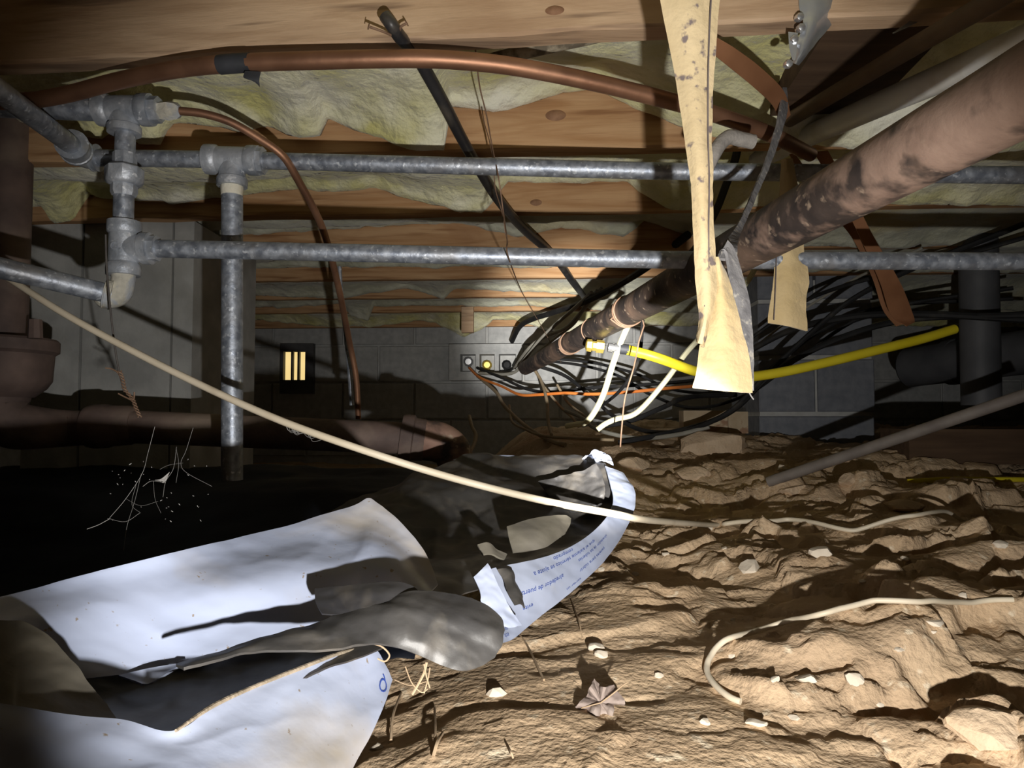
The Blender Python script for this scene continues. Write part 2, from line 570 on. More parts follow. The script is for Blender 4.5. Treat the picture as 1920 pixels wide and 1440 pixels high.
# ------------------------------------------------------------------ setting: dirt floor
def H(x, y):
    x = np.asarray(x, float)
    y = np.asarray(y, float)
    b = np.interp(y, [-1, .3, .6, .9, 1.3, 1.8, 2.4, 2.9, 4.2], [-.265, -.262, -.246, -.226, -.188, -.142, -.098, -.068, -.05])
    tr = sstep(0.16, -0.22, x) * sstep(0.78, 1.15, y)
    b = b - 0.20 * tr
    b = b - 0.03 * sstep(0.0, -0.25, x) * sstep(0.9, 0.6, y)
    rough = 0.32 + 1.0 * sstep(0.10, 0.36, x - 0.1 * (y - 0.5)) + 0.7 * sstep(0.75, 1.2, y)
    rough = np.clip(rough, 0.32, 1.55) * (1 - 0.35 * sstep(1.5, 2.4, y))
    wx = x + 0.07 * (fbm(x * 7, y * 7, 40, 3) - 0.5)
    wy = y + 0.09 * (fbm(x * 7 + 9, y * 7, 44, 3) - 0.5)
    s1 = sstep(0.47, 0.53, fbm(wx * 3.4, wy * 6.0, 1, 4))
    s2 = sstep(0.475, 0.53, fbm(wx * 7.0, wy * 14.0, 5, 4))
    s3 = sstep(0.48, 0.54, fbm(wx * 16.0, wy * 30.0, 9, 3))
    soft = fbm(wx * 2.6, wy * 3.4, 61, 2) - 0.5
    mound = fbm(wx * 8.0, wy * 11.0, 71, 2) - 0.5
    fine = fbm(x * 38, y * 60, 13, 3) - 0.5
    h = 0.019 * (s1 - 0.5) + 0.010 * (s2 - 0.5) + 0.005 * (s3 - 0.5) + 0.05 * soft + 0.030 * mound + 0.005 * fine
    return ZC + b + h * rough


def ground(px, py, lift=0.0):
    d = ray(px, py)
    Ys = np.arange(0.3, 4.0, 0.004)
    k = Ys / d[1]
    xs = d[0] * k
    zs = d[2] * k + ZC - lift
    hit = np.nonzero(zs <= H(xs, Ys))[0]
    i = hit[0] if len(hit) else len(Ys) - 1
    return np.array([xs[i], Ys[i], float(H(xs[i], Ys[i])) + lift])


def ground_path(pix, r, n=90):
    """a cable lying over the bumps: follows the floor, bridging small hollows"""
    P = crspline([(x, y, 0) for x, y in pix], 8)
    G0 = np.array([ground(x, y, r) for x, y, _ in P])
    k = 4
    Gp = np.vstack([np.repeat(G0[:1], k, 0), G0, np.repeat(G0[-1:], k, 0)])
    for _ in range(2):
        Gp[k:-k] = np.array([Gp[i - k + 0:i + k + 1].mean(0) for i in range(k, len(Gp) - k)])
    Q = Gp[k:-k]
    h = H(Q[:, 0], Q[:, 1])
    hm = np.array([h[max(0, i - 5):i + 6].max() for i in range(len(h))])
    hm = np.array([hm[max(0, i - 4):i + 5].mean() for i in range(len(hm))])
    Q[:, 2] = np.maximum(hm, h) + r * 0.9
    return Q


gx = np.concatenate([np.arange(-1.85, -0.25, 0.016), np.arange(-0.25, 1.15, 0.0048), np.arange(1.15, 3.1, 0.014)])
gy = np.concatenate([np.arange(-0.8, 0.32, 0.02), np.arange(0.32, 1.5, 0.0045), np.arange(1.5, 4.1, 0.011)])
GX, GY = np.meshgrid(gx, gy, indexing='ij')
GZ = H(GX, GY)
nx, ny = GX.shape
me = bpy.data.meshes.new('floor')
vv = np.stack([GX, GY, GZ], -1).reshape(-1, 3)
idx = np.arange(nx * ny).reshape(nx, ny)
fa = np.stack([idx[:-1, :-1], idx[1:, :-1], idx[1:, 1:], idx[:-1, 1:]], -1).reshape(-1, 4)
me.vertices.add(len(vv))
me.vertices.foreach_set('co', vv.astype(np.float32).ravel())
me.loops.add(fa.size)
me.loops.foreach_set('vertex_index', fa.astype(np.int32).ravel())
me.polygons.add(len(fa))
me.polygons.foreach_set('loop_start', np.arange(0, fa.size, 4, dtype=np.int32))
me.polygons.foreach_set('use_smooth', np.ones(len(fa), dtype=bool))
me.update(calc_edges=True)
me.materials.append(M['dirt'])
floor = bpy.data.objects.new('floor', me)
COL.objects.link(floor)
tag(floor, 'uneven dry tan dirt floor of the crawl space', 'floor', kind='structure')

# ------------------------------------------------------------------ setting: block walls
YAW = math.radians(-3.5)
EX = np.array([math.cos(YAW), math.sin(YAW), 0.0])     # along joists and back wall
EY = np.array([-math.sin(YAW), math.cos(YAW), 0.0])    # away from the camera
HC = ZC + 0.49                                          # underside of the joists
BW, BH, MJ = 0.385, 0.197, 0.010


def block_mesh(w, h, d, name):
    mb = MB()
    bv = 0.004
    rng = random.Random(int(w * 1e4))
    V = []
    for (x0, x1, z0, z1, y) in ((0, w, 0, h, d), (0, w, 0, h, bv), (bv, w - bv, bv, h - bv, 0)):
        V += [(x0, y, z0), (x1, y, z0), (x1, y, z1), (x0, y, z1)]
    Fc = [(0, 1, 2, 3), (8, 11, 10, 9)]
    for a, b in ((0, 4), (4, 8)):
        for k in range(4):
            k2 = (k + 1) % 4
            Fc.append((a + k, b + k, b + k2, a + k2))
    mb.add(V, Fc)
    return mb.mesh(name, (0, 0, 0), smooth=False)


def wall_struct(name, mb, m, label, cat='wall'):
    o = solo(name, mb, m, label, cat, smooth=False, kind='structure', base=(0, 0, 0))
    return o


YB = 3.72                                               # back wall distance at x=0
WB0 = np.array([0, YB, 0.0])
mb = MB()
mb.box(WB0 + EX * 0.6 + EY * 0.11 + np.array([0, 0, 0.55]), (5.2, 0.20, 1.5), EX)
wall_back = wall_struct('wall_back', mb, 'mortar', 'grey concrete block foundation wall at the far end')
HOLE = None
full = block_mesh(BW - MJ, BH - MJ, 0.03, 'block')
full.materials.append(M['block'])
cz0 = ZC + 0.375 - BH * 3
for r in range(5):
    z = cz0 + r * BH
    off = -0.325 + (0 if r % 2 == 0 else BW / 2)
    for k in range(-5, 9):
        x = off + k * BW
        if r == 2 and k == 0:
            # block on its side with three square core openings
            hb = MB()
            xs = [0, 0.058, 0.138, 0.158, 0.236, 0.258, 0.345, BW - MJ]
            zs = [0, 0.045, 0.135, BH - MJ]
            for i in range(7):
                for j in range(3):
                    if i in (1, 3, 5) and j == 1:
                        continue
                    hb.box(((xs[i] + xs[i + 1]) / 2, 0.05, (zs[j] + zs[j + 1]) / 2), (xs[i + 1] - xs[i], 0.10, zs[j + 1] - zs[j]))
            bme = hb.mesh('core_block', (0, 0, 0), smooth=False)
            bme.materials.append(M['block'])
            o = bpy.data.objects.new('core_block', bme)
            out = 0.10
        else:
            o = bpy.data.objects.new('block', full)
            out = 0.014
        COL.objects.link(o)
        o.parent = wall_back
        p = WB0 + EX * (x + MJ / 2) - EY * (out - 0.01 + random.uniform(-.002, .002)) + np.array([0, 0, z + MJ / 2])
        o.location = tuple(p)
        o.rotation_euler = (0, 0, YAW)

mb = MB()
mb.box((-1.84, 1.5, 0.55), (0.16, 5.0, 1.5))
wall_struct('wall_left', mb, 'block', 'dark concrete wall along the left side of the crawl space')
mb = MB()
mb.box((3.10, 1.5, 0.55), (0.16, 5.4, 1.5))
wall_struct('wall_right', mb, 'block', 'dark concrete wall along the right side of the crawl space')
mb = MB()
mb.box((0.6, -0.85, 0.55), (5.2, 0.16, 1.5))
wall_struct('wall_front', mb, 'block', 'dark concrete wall behind the viewer')
mb = MB()
mb.box((0.6, 1.5, HC + 0.20), (5.2, 5.2, 0.03))
wall_struct('ceiling', mb, 'wood_dark', 'dark plank subfloor above the joists', 'ceiling')

# block pier on the right
PX, PY = W(1422, 780, 2.55)[0], 2.55
pier = thing('block_pier', 'blue-grey concrete block pier standing on the dirt at right', 'pier', (PX + 0.2, PY + 0.2, ZC - 0.12))
core = MB()
pc = np.array([PX, PY, 0]) + EX * 0.205 + EY * 0.205
core.box(pc + np.array([0, 0, ZC + 0.165]), (0.395, 0.395, 0.65), EX)
part('mortar_core', core, 'mortar', pier, smooth=False)
fw = block_mesh(0.40, BH - MJ, 0.195, 'block')
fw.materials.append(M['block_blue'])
hf = block_mesh(0.197, BH - MJ, 0.40, 'half_block')
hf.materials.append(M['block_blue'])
zt = ZC + 0.015
for r in range(-1, 3):
    z = zt + r * (BH + 0.006)
    lst = []
    if r % 2 == 0:
        lst = [(hf, 0, -0.004), (hf, 0.207, -0.004)]
    else:
        lst = [(fw, 0.0, -0.004), (fw, 0.0, 0.209)]
    for meb, dx, dy in lst:
        o = bpy.data.objects.new(meb.name.split('.')[0], meb)
        COL.objects.link(o)
        o.parent = pier
        p = np.array([PX, PY, 0]) + EX * (dx + 0.003) + EY * dy + np.array([0, 0, z]) - BASE[pier.name]
        o.location = tuple(p)
        o.rotation_euler = (0, 0, YAW)

# old painted bricks at the foot of the pier
for i, (px, py, w) in enumerate(((1318, 790, 80), (1378, 792, 36))):
    mbk = MB()
    c = W(px, py, 2.50)
    mbk.box(c, (w / F_PX * 2.5, 0.09, 0.075), EX)
    solo('brick', mbk, 'brick_old', ['long worn cream-painted brick at the foot of the pier',
                                     'short worn brick stub touching the pier corner'][i], 'brick', 'old bricks by the pier', smooth=False)

# left concrete chimney base
LX0, LX1 = W(42, 700, 1.8)[0], W(360, 700, 1.8)[0]
chim = thing('chimney_base', 'smooth grey concrete chimney base behind the galvanized riser', 'chimney', ((LX0 + LX1) / 2, 2.0, ZC - 0.3))
for a, b in ((LX0, W(148, 700, 1.8)[0]), (W(151, 700, 1.8)[0], W(319, 700, 1.8)[0]), (W(321, 700, 1.8)[0], LX1)):
    mbk = MB()
    mbk.box(((a + b) / 2, 2.02, ZC - 0.03), (b - a - 0.003, 0.44, 1.06))
    part('panel', mbk, 'concrete', chim, smooth=False)

# black plastic ground sheet in the dug-out trench on the left
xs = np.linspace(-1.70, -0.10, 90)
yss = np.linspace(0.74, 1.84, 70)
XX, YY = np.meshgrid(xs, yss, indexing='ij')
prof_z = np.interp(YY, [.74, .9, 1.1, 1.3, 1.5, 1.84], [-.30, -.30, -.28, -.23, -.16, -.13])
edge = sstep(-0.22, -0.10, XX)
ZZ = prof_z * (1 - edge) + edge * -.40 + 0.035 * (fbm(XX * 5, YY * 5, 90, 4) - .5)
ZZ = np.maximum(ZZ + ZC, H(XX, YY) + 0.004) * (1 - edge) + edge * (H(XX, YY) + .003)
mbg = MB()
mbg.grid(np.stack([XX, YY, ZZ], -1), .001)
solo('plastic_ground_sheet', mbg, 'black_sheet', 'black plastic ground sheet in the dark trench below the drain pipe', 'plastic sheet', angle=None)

# ------------------------------------------------------------------ joists
JY = [0.49, 0.89, 1.29, 1.69, 2.10, 2.50, 2.90, 3.30]
JL = ['pale floor joist overhead, nearest of all, out past the top edge', 'pale floor joist right above the arched copper pipe, holding the bent nails',
      'orange wood floor joist behind the upper galvanized pipe', 'knotty floor joist seen between the two galvanized pipes',
      'floor joist just above the lower galvanized pipe', 'reddish floor joist just below the lower galvanized pipe',
      'floor joist third from the back wall', 'floor joist with a short cleat, second from the back wall']
joists = []
for k, yj in enumerate(JY):
    yaw = math.radians(-6.0) if k <= 1 else YAW
    ex = np.array([math.cos(yaw), math.sin(yaw), 0])
    ey = np.array([-math.sin(yaw), math.cos(yaw), 0])
    n = 60
    ss = np.linspace(-1.72, 2.9, n)
    G = []
    for s in ss:
        wob = 0.004 * (vnoise(s * 2.2, k * 7.1, 3) - 0.5)
        rr = 0.006 * (vnoise(s * 18, k * 3.3, 6) - 0.5)
        c = np.array([0, yj, HC]) + ex * s + ey * wob
        hgt = 0.184
        ring = [c + np.array([0, 0, hgt]), c + ey * 0.0 + np.array([0, 0, 0.004 + rr]), c + ey * 0.004 + np.array([0, 0, rr]),
                c + ey * 0.034 + np.array([0, 0, rr * 0.5]), c + ey * 0.038 + np.array([0, 0, 0.004]), c + ey * 0.038 + np.array([0, 0, hgt])]
        G.append(ring)
    G = np.array(G)
    mbj = MB()
    V = G.reshape(-1, 3)
    Fc = []
    for i in range(n - 1):
        for j in range(6):
            j2 = (j + 1) % 6
            Fc.append((i * 6 + j, (i + 1) * 6 + j, (i + 1) * 6 + j2, i * 6 + j2))
    Fc.append(tuple(range(6)))
    Fc.append(tuple((n - 1) * 6 + 5 - j for j in range(6)))
    mbj.add(V, Fc)
    joists.append(solo('floor_joist', mbj, 'wood_pale' if k in (0, 1) else 'wood', JL[k], 'joist', 'floor joists', smooth=True, angle=30))
for jk, kx, ky, w_, h_ in ((3, 1005, 380, .020, .011), (2, 1042, 216, .022, .012), (1, 1040, 20, .016, .008)):
    jo = joists[jk]
    yk = JY[jk] - math.tan(math.radians(6.0) if jk <= 1 else -YAW) * (kx - 960) / F_PX * JY[jk]
    c = W(kx, ky, yk)
    kb = MB()
    yw = math.radians(-6.0) if jk <= 1 else YAW
    ex = np.array([math.cos(yw), math.sin(yw), 0])
    ey = np.array([-math.sin(yw), math.cos(yw), 0])
    V = [c - ey * .0045]
    for rr_, dd_ in ((.5, .0040), (1.0, -.002)):
        for q in range(20):
            th = 2 * math.pi * q / 20
            V.append(c - ey * dd_ + rr_ * (ex * w_ * math.cos(th) + np.array([0, 0, h_ * math.sin(th)])))
    Fc = [(0, 1 + q, 1 + (q + 1) % 20) for q in range(20)] + [(1 + q, 21 + q, 21 + (q + 1) % 20, 1 + (q + 1) % 20) for q in range(20)]
    kb.add(V, Fc)
    part('knot', kb, 'wood_knot', jo, angle=None, label='dark oval wood knot')
# rim board on the sill, front of the back wall
mbk = MB()
mbk.box(WB0 + EX * 0.6 - EY * 0.045 + np.array([0, 0, HC + 0.075]), (4.6, 0.038, 0.20), EX)
solo('rim_joist', mbk, 'wood', 'rim board lying against the top of the back wall', 'joist', smooth=False)
# dark blocking board between the near joists
mbk = MB()
xb0, xb1 = W(1515, 100, 1.0)[0], W(1725, 100, 1.0)[0]
mbk.box(((xb0 + xb1) / 2, 1.03, HC + 0.085), (xb1 - xb0, 0.30, 0.13), (math.cos(math.radians(-5)), math.sin(math.radians(-5)), 0))
solo('blocking_board', mbk, 'wood_dark', 'dark wood blocking between the joists beside the metal bracket', 'wood block', smooth=False)
# cleat hanging off the last joist
mbk = MB()
c = W(877, 600, 3.27)
mbk.box(c, (0.055, 0.03, 0.12), EX)
cl = solo('wooden_cleat', mbk, 'wood_pale', 'short wooden cleat nailed upright on the far joist', 'wood block', smooth=False)

# ------------------------------------------------------------------ insulation batts
EDGE = {
    0: [(-400, -60), (2300, -60)],
    1: [(-200, 215), (60, 225), (130, 250), (180, 256), (220, 225), (250, 262), (295, 268), (312, 226), (400, 232), (440, 244),
        (500, 232), (530, 250), (600, 248), (612, 218), (640, 228), (690, 244), (740, 262), (790, 272), (832, 272), (843, 194), (870, 198),
        (930, 206), (1000, 186), (1060, 166), (1120, 165), (1150, 178), (1200, 200), (1290, 235), (1345, 250), (1500, 262), (1700, 275), (2200, 280)],
    2: [(-200, 380), (80, 385), (95, 415), (130, 410), (160, 362), (240, 372), (330, 378), (420, 366), (560, 352), (640, 352), (700, 348),
        (740, 364), (800, 378), (860, 394), (905, 398), (925, 376), (950, 336), (1180, 338), (1200, 356), (1260, 392), (1340, 392), (1500, 380), (2200, 385)],
    3: [(-200, 450), (280, 447), (440, 440), (560, 432), (640, 428), (690, 424), (870, 414), (930, 432), (975, 443), (1010, 434), (1050, 424),
        (1100, 430), (1170, 438), (1210, 412), (1300, 440), (1500, 460), (2200, 460)],
    4: [(-200, 500), (300, 505), (600, 500), (900, 497), (1200, 500), (1400, 505), (2200, 510)],
    5: [(-200, 550), (480, 553), (640, 560), (690, 548), (760, 540), (830, 556), (850, 540), (950, 545), (1060, 548), (1120, 560), (1300, 560), (2200, 560)],
    6: [(-200, 575), (520, 575), (640, 570), (660, 590), (690, 600), (700, 572), (900, 572), (1100, 575), (1150, 585), (2200, 580)],
    7: [(-200, 605), (520, 600), (600, 612), (700, 612), (790, 600), (815, 604), (870, 632), (905, 615), (925, 598), (965, 598), (1010, 612), (1060, 625),
        (1100, 620), (1180, 610), (2200, 610)],
}
BL = ['yellow fibreglass batt overhead at the very top edge', 'big yellow fibreglass batt bulging behind the arched copper pipe',
      'yellow fibreglass batt seen just under the upper galvanized pipe', 'pale fibreglass batt just above the lower galvanized pipe',
      'grey-white fibreglass batt hidden behind the lower galvanized pipe', 'dusty grey fibreglass batt below the lower galvanized pipe',
      'thin dusty fibreglass batt third from the back wall', 'ragged yellow fibreglass batt drooping in points over the back wall']
for k in range(8):
    yf = JY[k] + 0.040
    yb = (JY[k + 1] if k < 7 else YB - 0.07) - 0.006
    tab = EDGE[k]
    yaw_f = math.tan(math.radians(6.0) if k <= 1 else -YAW)
    yaw_b = math.tan(math.radians(6.0) if k == 0 else -YAW)
    nu, prof_n = 340, 30
    xs = np.linspace(-1.6, 2.75, nu)
    G = np.zeros((nu, prof_n, 3))
    for i, x in enumerate(xs):
        Yf = yf - yaw_f * x
        Yb_ = yb - yaw_b * x
        # where this x on the back face appears
        px = 960 + F_PX * x / Yb_
        pe = np.interp(px, [t[0] for t in tab], [t[1] for t in tab])
        pe += 9 * (fbm(x * 30, k * 9.1, 31, 3) - 0.5) * (1.8 / (Yb_ + 0.5))
        ze = W(px, pe, Yb_ - 0.02)[2]
        ze = min(ze, HC + 0.15)
        belly = HC + (0.085 if k == 1 else 0.045) + 0.03 * (fbm(x * 3.0, k * 3.7, 50, 3) - 0.5)
        span = Yb_ - Yf
        th = 0.030 + 0.03 * fbm(x * 5, k * 2.2, 55, 2)
        cs = [(Yf + 0.004, HC + 0.16), (Yf + 0.008, belly + 0.03), (Yf + 0.05, belly), (Yf + span * 0.45, belly - 0.012),
              (Yb_ - th - 0.05, 0.45 * belly + 0.55 * max(ze, HC - .02) + 0.012), (Yb_ - th, ze + 0.016), (Yb_ - th * 0.55, ze), (Yb_ - 0.003, ze + 0.004),
              (Yb_ - 0.002, min(ze + 0.05, HC + .16)), (Yb_ - 0.002, HC + 0.172)]
        C = crspline([(a, b, 0) for a, b in cs], 6)
        s = np.linspace(0, 1, len(C))
        t = np.linspace(0, 1, prof_n)
        G[i, :, 0] = x
        G[i, :, 1] = np.interp(t, s, C[:, 0])
        G[i, :, 2] = np.interp(t, s, C[:, 1])
    N = gnormals(G)
    lump = fbm(G[..., 0] * 11, G[..., 1] * 14 + G[..., 2] * 12, 60 + k, 5) - 0.5
    w = np.ones(prof_n)
    w[-8:] = 0
    w[:4] = 0
    G = G + np.array([0, -0.35, -0.5]) * (lump * 0.055 * w[None, :])[..., None]
    G[..., 2] = np.minimum(G[..., 2], HC + 0.174)
    lim = (yb - 0.0005) - yaw_b * G[..., 0]
    G[..., 1] = np.minimum(G[..., 1], lim)
    mbi = MB()
    mbi.grid(G)
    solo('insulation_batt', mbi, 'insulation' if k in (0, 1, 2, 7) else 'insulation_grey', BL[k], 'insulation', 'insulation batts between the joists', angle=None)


# ------------------------------------------------------------------ galvanized pipework
def pipe(a, b, r, name, parent, m='galvanized', seg=18):
    mbp = MB()
    mbp.turned(a, b, [(0, r * 0.85), (0, r), (0.25, r), (0.5, r), (0.75, r), (1, r), (1, r * 0.85)], seg)
    return part(name, mbp, m, parent)


def collar_prof(r, R, n=1):
    return [(0, r), (0, R), (0.16, R), (0.2, R * 0.93), (0.8, R * 0.93), (0.84, R), (1, R), (1, r)]


def tee(c, da, half, db, blen, r, parent, m='galvanized_fitting', name='tee_fitting'):
    c = np.asarray(c, float)
    da, db = unit(da), unit(db)
    mbp = MB()
    R = r * 1.42
    mbp.turned(c - da * half, c + da * half, [(0, r * .9), (0, R), (0.10, R * 1.02), (0.20, R), (0.235, r * 1.26), (0.765, r * 1.26), (0.80, R),
                                            (0.90, R * 1.02), (1, R), (1, r * .9)], 24)
    mbp.turned(c, c + db * blen, [(0, r * 1.15), (0.35, r * 1.2), (0.66, r * 1.26), (0.70, R), (0.85, R * 1.02), (1, R), (1, r * .9)], 24)
    return part(name, mbp, m, parent)


yu = 1.12
up = thing('galvanized_pipe_run', 'upper galvanized water pipe run with a tee and a long vertical drop pipe', 'pipe', W(435, 830, yu))
r34 = 0.0133
pa, pb = W(175, 296, yu), W(405, 299, yu)
pipe(pa, pb, r34, 'pipe', up)
tc_ = W(436, 300, yu)
dx = unit(W(1200, 319, yu - 0.02) - W(300, 297, yu))
tee(tc_, dx, 0.043, (0, 0, -1), 0.043, 0.0165, up)
bush = MB()
bush.turned(tc_ + dx * 0.043, tc_ + dx * 0.051, [(0, .012), (0, .0215), (1, .0215), (1, .012)], 8)
part('bushing', bush, 'galvanized_fitting', up)
pipe(tc_ + dx * 0.04, W(1240, 321, yu - 0.03), r34, 'pipe', up)
pipe(W(1240, 321, yu - 0.03), W(2250, 332, yu - 0.06), r34, 'pipe', up)
drop = pipe(tc_ - np.array([0, 0, 0.035]), W(435, 900, yu + 0.01), 0.0165, 'drop_pipe', up)
dope = MB()
dope.turned(tc_ - np.array([0, 0, 0.043]), tc_ - np.array([0, 0, 0.058]), [(0, .0172), (0.2, .0176), (0.6, .0171), (1, .0167)], 18)
part('thread_compound', dope, 'thread_compound', drop)
elb = MB()
pe_ = [W(178, 296, yu), W(160, 294, yu), W(146, 285, yu - 0.02), W(138, 276, yu - 0.04)]
elb.tube(pe_, [0.018, 0.018, 0.018, 0.019], 16, 6)
elb.turned(W(184, 296, yu), W(172, 296, yu), collar_prof(.012, .0215), 18)
elb.turned(W(144, 284, yu - .025), W(134, 270, yu - .05), collar_prof(.012, .024), 18)
part('elbow_fitting', elb, 'galvanized_fitting', up)
pipe(W(138, 275, yu - 0.04), W(-110, 90, yu - 0.35), 0.0145, 'pipe', up)

yr = 1.04
lo = thing('galvanized_riser', 'galvanized riser with union, tees and the lower water pipe run', 'pipe', W(235, 580, yr))
dz = np.array([0, 0, 1.0])
t1 = W(234, 206, yr)
tee(t1, (1, 0, 0), 0.040, (0, 0, -1), 0.036, 0.0165, lo)
pipe(t1 - np.array([0.03, 0, 0]), W(-80, 196, yr - 0.03), 0.0165, 'pipe', lo)
bs = MB()
q0 = t1 + np.array([0.040, 0, 0])
bs.turned(q0, q0 + np.array([0.012, 0, 0.0]), [(0, .01), (0, .0195), (1, .0195), (1, .01)], 8)
part('bushing', bs, 'galvanized_fitting', lo)
bs = MB()
q1, q2 = q0 + np.array([0.012, 0, -.001]), W(338, 208, yr)
bs.turned(q1, q2, [(0, .010), (0, .0125), (0.45, .0150), (0.5, .0150), (0.85, .0125), (1, .008), (1, .005)], 6)
part('compression_fitting', bs, 'pipe_dope', lo)
t2 = W(239, 462, yr)
xr = W(234, 300, yr)[0]


def rz(py):
    return np.array([xr, yr, W(234, py, yr)[2]])


pipe(rz(240), rz(300), 0.0142, 'nipple', lo)
u = MB()
u.turned(rz(288), rz(312), [(0, .014), (0, .0165), (1, .0165), (1, .014)], 8)
part('union_nut_collar', u, 'galvanized_fitting', lo)
u = MB()
u.turned(rz(312), rz(348), [(0, .018), (0.02, .0235), (0.12, .0265), (0.8, .0265), (0.95, .0235), (1, .02)], 8)
part('union_nut', u, 'galvanized_fitting', lo)
u = MB()
u.turned(rz(346), rz(368), [(0, .0185), (0.7, .0185), (1, .016)], 8)
part('union_tail', u, 'galvanized_fitting', lo)
pipe(rz(362), rz(425), 0.0142, 'nipple', lo)
t2 = np.array([xr + 0.002, yr, W(239, 466, yr)[2]])
tee_low = tee(t2, (0, 0, 1), 0.040, (1, 0, -0.0), 0.040, 0.0165, lo)
for i, (dx_, dz_) in enumerate([(0, 0)]):
    # raised cast letter G on the tee body
    cu = bpy.data.curves.new('cast_letter', 'FONT')
    cu.body = 'G.'
    cu.size = 0.017
    cu.extrude = 0.0006
    tob = bpy.data.objects.new('cast_letter_tmp', cu)
    COL.objects.link(tob)
    dg = bpy.context.evaluated_depsgraph_get()
    tme = bpy.data.meshes.new_from_object(tob.evaluated_get(dg))
    bpy.data.objects.remove(tob)
    lb = MB()
    rot = Matrix.Rotation(math.radians(90), 4, 'X')
    o_ = np.array([t2[0] - 0.009, t2[1] - 0.0212, t2[2] - 0.006])
    lb.add([np.array(rot @ v.co) + o_ for v in tme.vertices], [tuple(p.vertices) for p in tme.polygons])
    part('cast_letter', lb, 'galvanized_fitting', tee_low, smooth=False)
pr0 = t2 + np.array([0.036, 0, 0])
bs = MB()
bs.turned(pr0, pr0 + np.array([0.014, 0, 0]), [(0, .012), (0, .019), (1, .019), (1, .012)], 8)
part('bushing', bs, 'galvanized_fitting', lo)
pipe(pr0 + np.array([.01, 0, 0]), W(1240, 487, yr + 0.01), r34, 'pipe', lo)
pipe(W(1240, 487, yr + 0.01), W(2250, 492, yr + 0.03), r34, 'pipe', lo)
e0 = np.array([xr + .002, yr, W(239, 512, yr)[2]])
eb = MB()
eb.tube([e0, e0 - dz * 0.012, e0 - dz * 0.030 + np.array([-.006, 0, 0]), e0 - dz * 0.036 + np.array([-.022, -.002, 0]), W(200, 552, yr - .01)],
        [.0165, .0165, .0175, .0175, .017], 16, 6)
eb.turned(W(210, 553, yr - .008), W(196, 550, yr - .012), collar_prof(.012, .0225), 18)
part('elbow_fitting', eb, 'pipe_dope', lo)
pipe(W(205, 551, yr - .01), W(-60, 488, yr - .12), 0.0145, 'pipe', lo)

# ------------------------------------------------------------------ copper
cp = thing('copper_pipe', 'thick brown copper pipe arching across under the nearest joists', 'pipe', W(780, 125, .87))
pts = PW([(-120, 190, 1.0), (30, 190, .98), (120, 178, .96), (220, 152, .93), (330, 130, .90), (440, 119, .88), (600, 113, .87), (780, 110, .87), (900, 117, .88),
          (1000, 131, .89), (1130, 158, .91), (1270, 193, .94), (1340, 214, .97), (1440, 250, 1.02), (1520, 290, 1.12)])
mbp = MB()
mbp.tube(pts, 0.0111, 16, 8)
part('pipe', mbp, 'copper', cp)
mbp = MB()
mbp.tube(PW([(412, 121.5, .884), (440, 119, .88), (470, 117.5, .878)]), 0.0119, 16, 6)
tp = part('tape_wrap', mbp, 'tape', cp)
mbp = MB()
G = loft([[(460, 133, .868), (489, 135, .868)], [(457, 146, .866), (486, 149, .866)], [(478, 150, .868), (487, 163, .87)]], 8, 8)
mbp.grid(G, 0.0008)
part('tape_tail', mbp, 'tape', tp)

mbp = MB()
mbp.tube(PW([(336, 208, yr), (380, 213, 1.045), (430, 228, 1.055), (480, 256, 1.07), (530, 292, 1.09), (560, 340, 1.13), (590, 395, 1.18), (612, 450, 1.25),
             (635, 540, 1.35), (655, 640, 1.5), (668, 710, 1.55), (672, 785, 1.58)]), 0.0062, 12, 8)
solo('copper_tube', mbp, 'copper', 'thin copper tube curving down from the riser fitting behind the pipes', 'pipe')

# ------------------------------------------------------------------ big iron pipe at right
bp = thing('iron_pipe', 'large rusty black iron pipe running from upper right towards the back wall', 'pipe', W(1400, 460, .9))
A, B = W(1960, 150, 0.46), W(985, 690, 3.1)
# straight in space: split by material zone where rust gives way to black
d = B - A


def onl(t):
    return A + d * t


mbp = MB()
tt = np.concatenate([np.linspace(-0.05, 0.3, 60), np.linspace(0.31, 1.0, 40)])
mbp.turned(onl(-0.05), onl(1.0), [((t + .05) / 1.05, .0300 + .0004 * vnoise(t * 60, 2.2, 70)) for t in tt], 32)
part('pipe', mbp, 'iron_mixed', bp)


def coil(t0, turns, r, wr, tail, name, label, m='wire_rust'):
    mbp = MB()
    dn = unit(d)
    a = unit(np.cross(dn, (0, 0, 1)))
    b = np.cross(dn, a)
    P = []
    for i in range(int(turns * 16)):
        th = 2 * math.pi * i / 16
        P.append(onl(t0) + dn * (0.012 * i / 16) + (r + wr) * (math.cos(th) * a + math.sin(th) * b))
    if tail:
        P += PW(tail)
    mbp.sweep(crspline(P, 3), wr, 8)
    return solo(name, mbp, m, label, 'wire')


def tpix(px):
    # parameter along the pipe whose projection is at px
    ts = np.linspace(0, 1, 2000)
    best = 0
    for t in ts:
        p = onl(t)
        if 960 + F_PX * p[0] / (p[1]) < px:
            return t
    return best


tA, tB = tpix(1182), tpix(1072)
pA, pB = onl(tA), onl(tB)
coil(tA, 2.5, .0302, .0016, [(1205, 600, pA[1]), (1198, 640, pA[1] + .02), (1188, 690, pA[1] + .02), (1172, 745, pA[1] + .03), (1166, 800, pA[1] + .04), (1163, 838, pA[1] + .05)],
     'tie_wire', 'copper-brown tie wire wrapped on the iron pipe with a long hanging tail')
coil(tB, 3.5, .0302, .0018, None, 'tie_wire', 'short copper-brown wire coil wrapped around the iron pipe near the wall')
coil(tpix(1115), 1.2, .0302, .0014, None, 'tie_wire', 'single dark wire loop around the middle of the iron pipe', 'wire_rust')

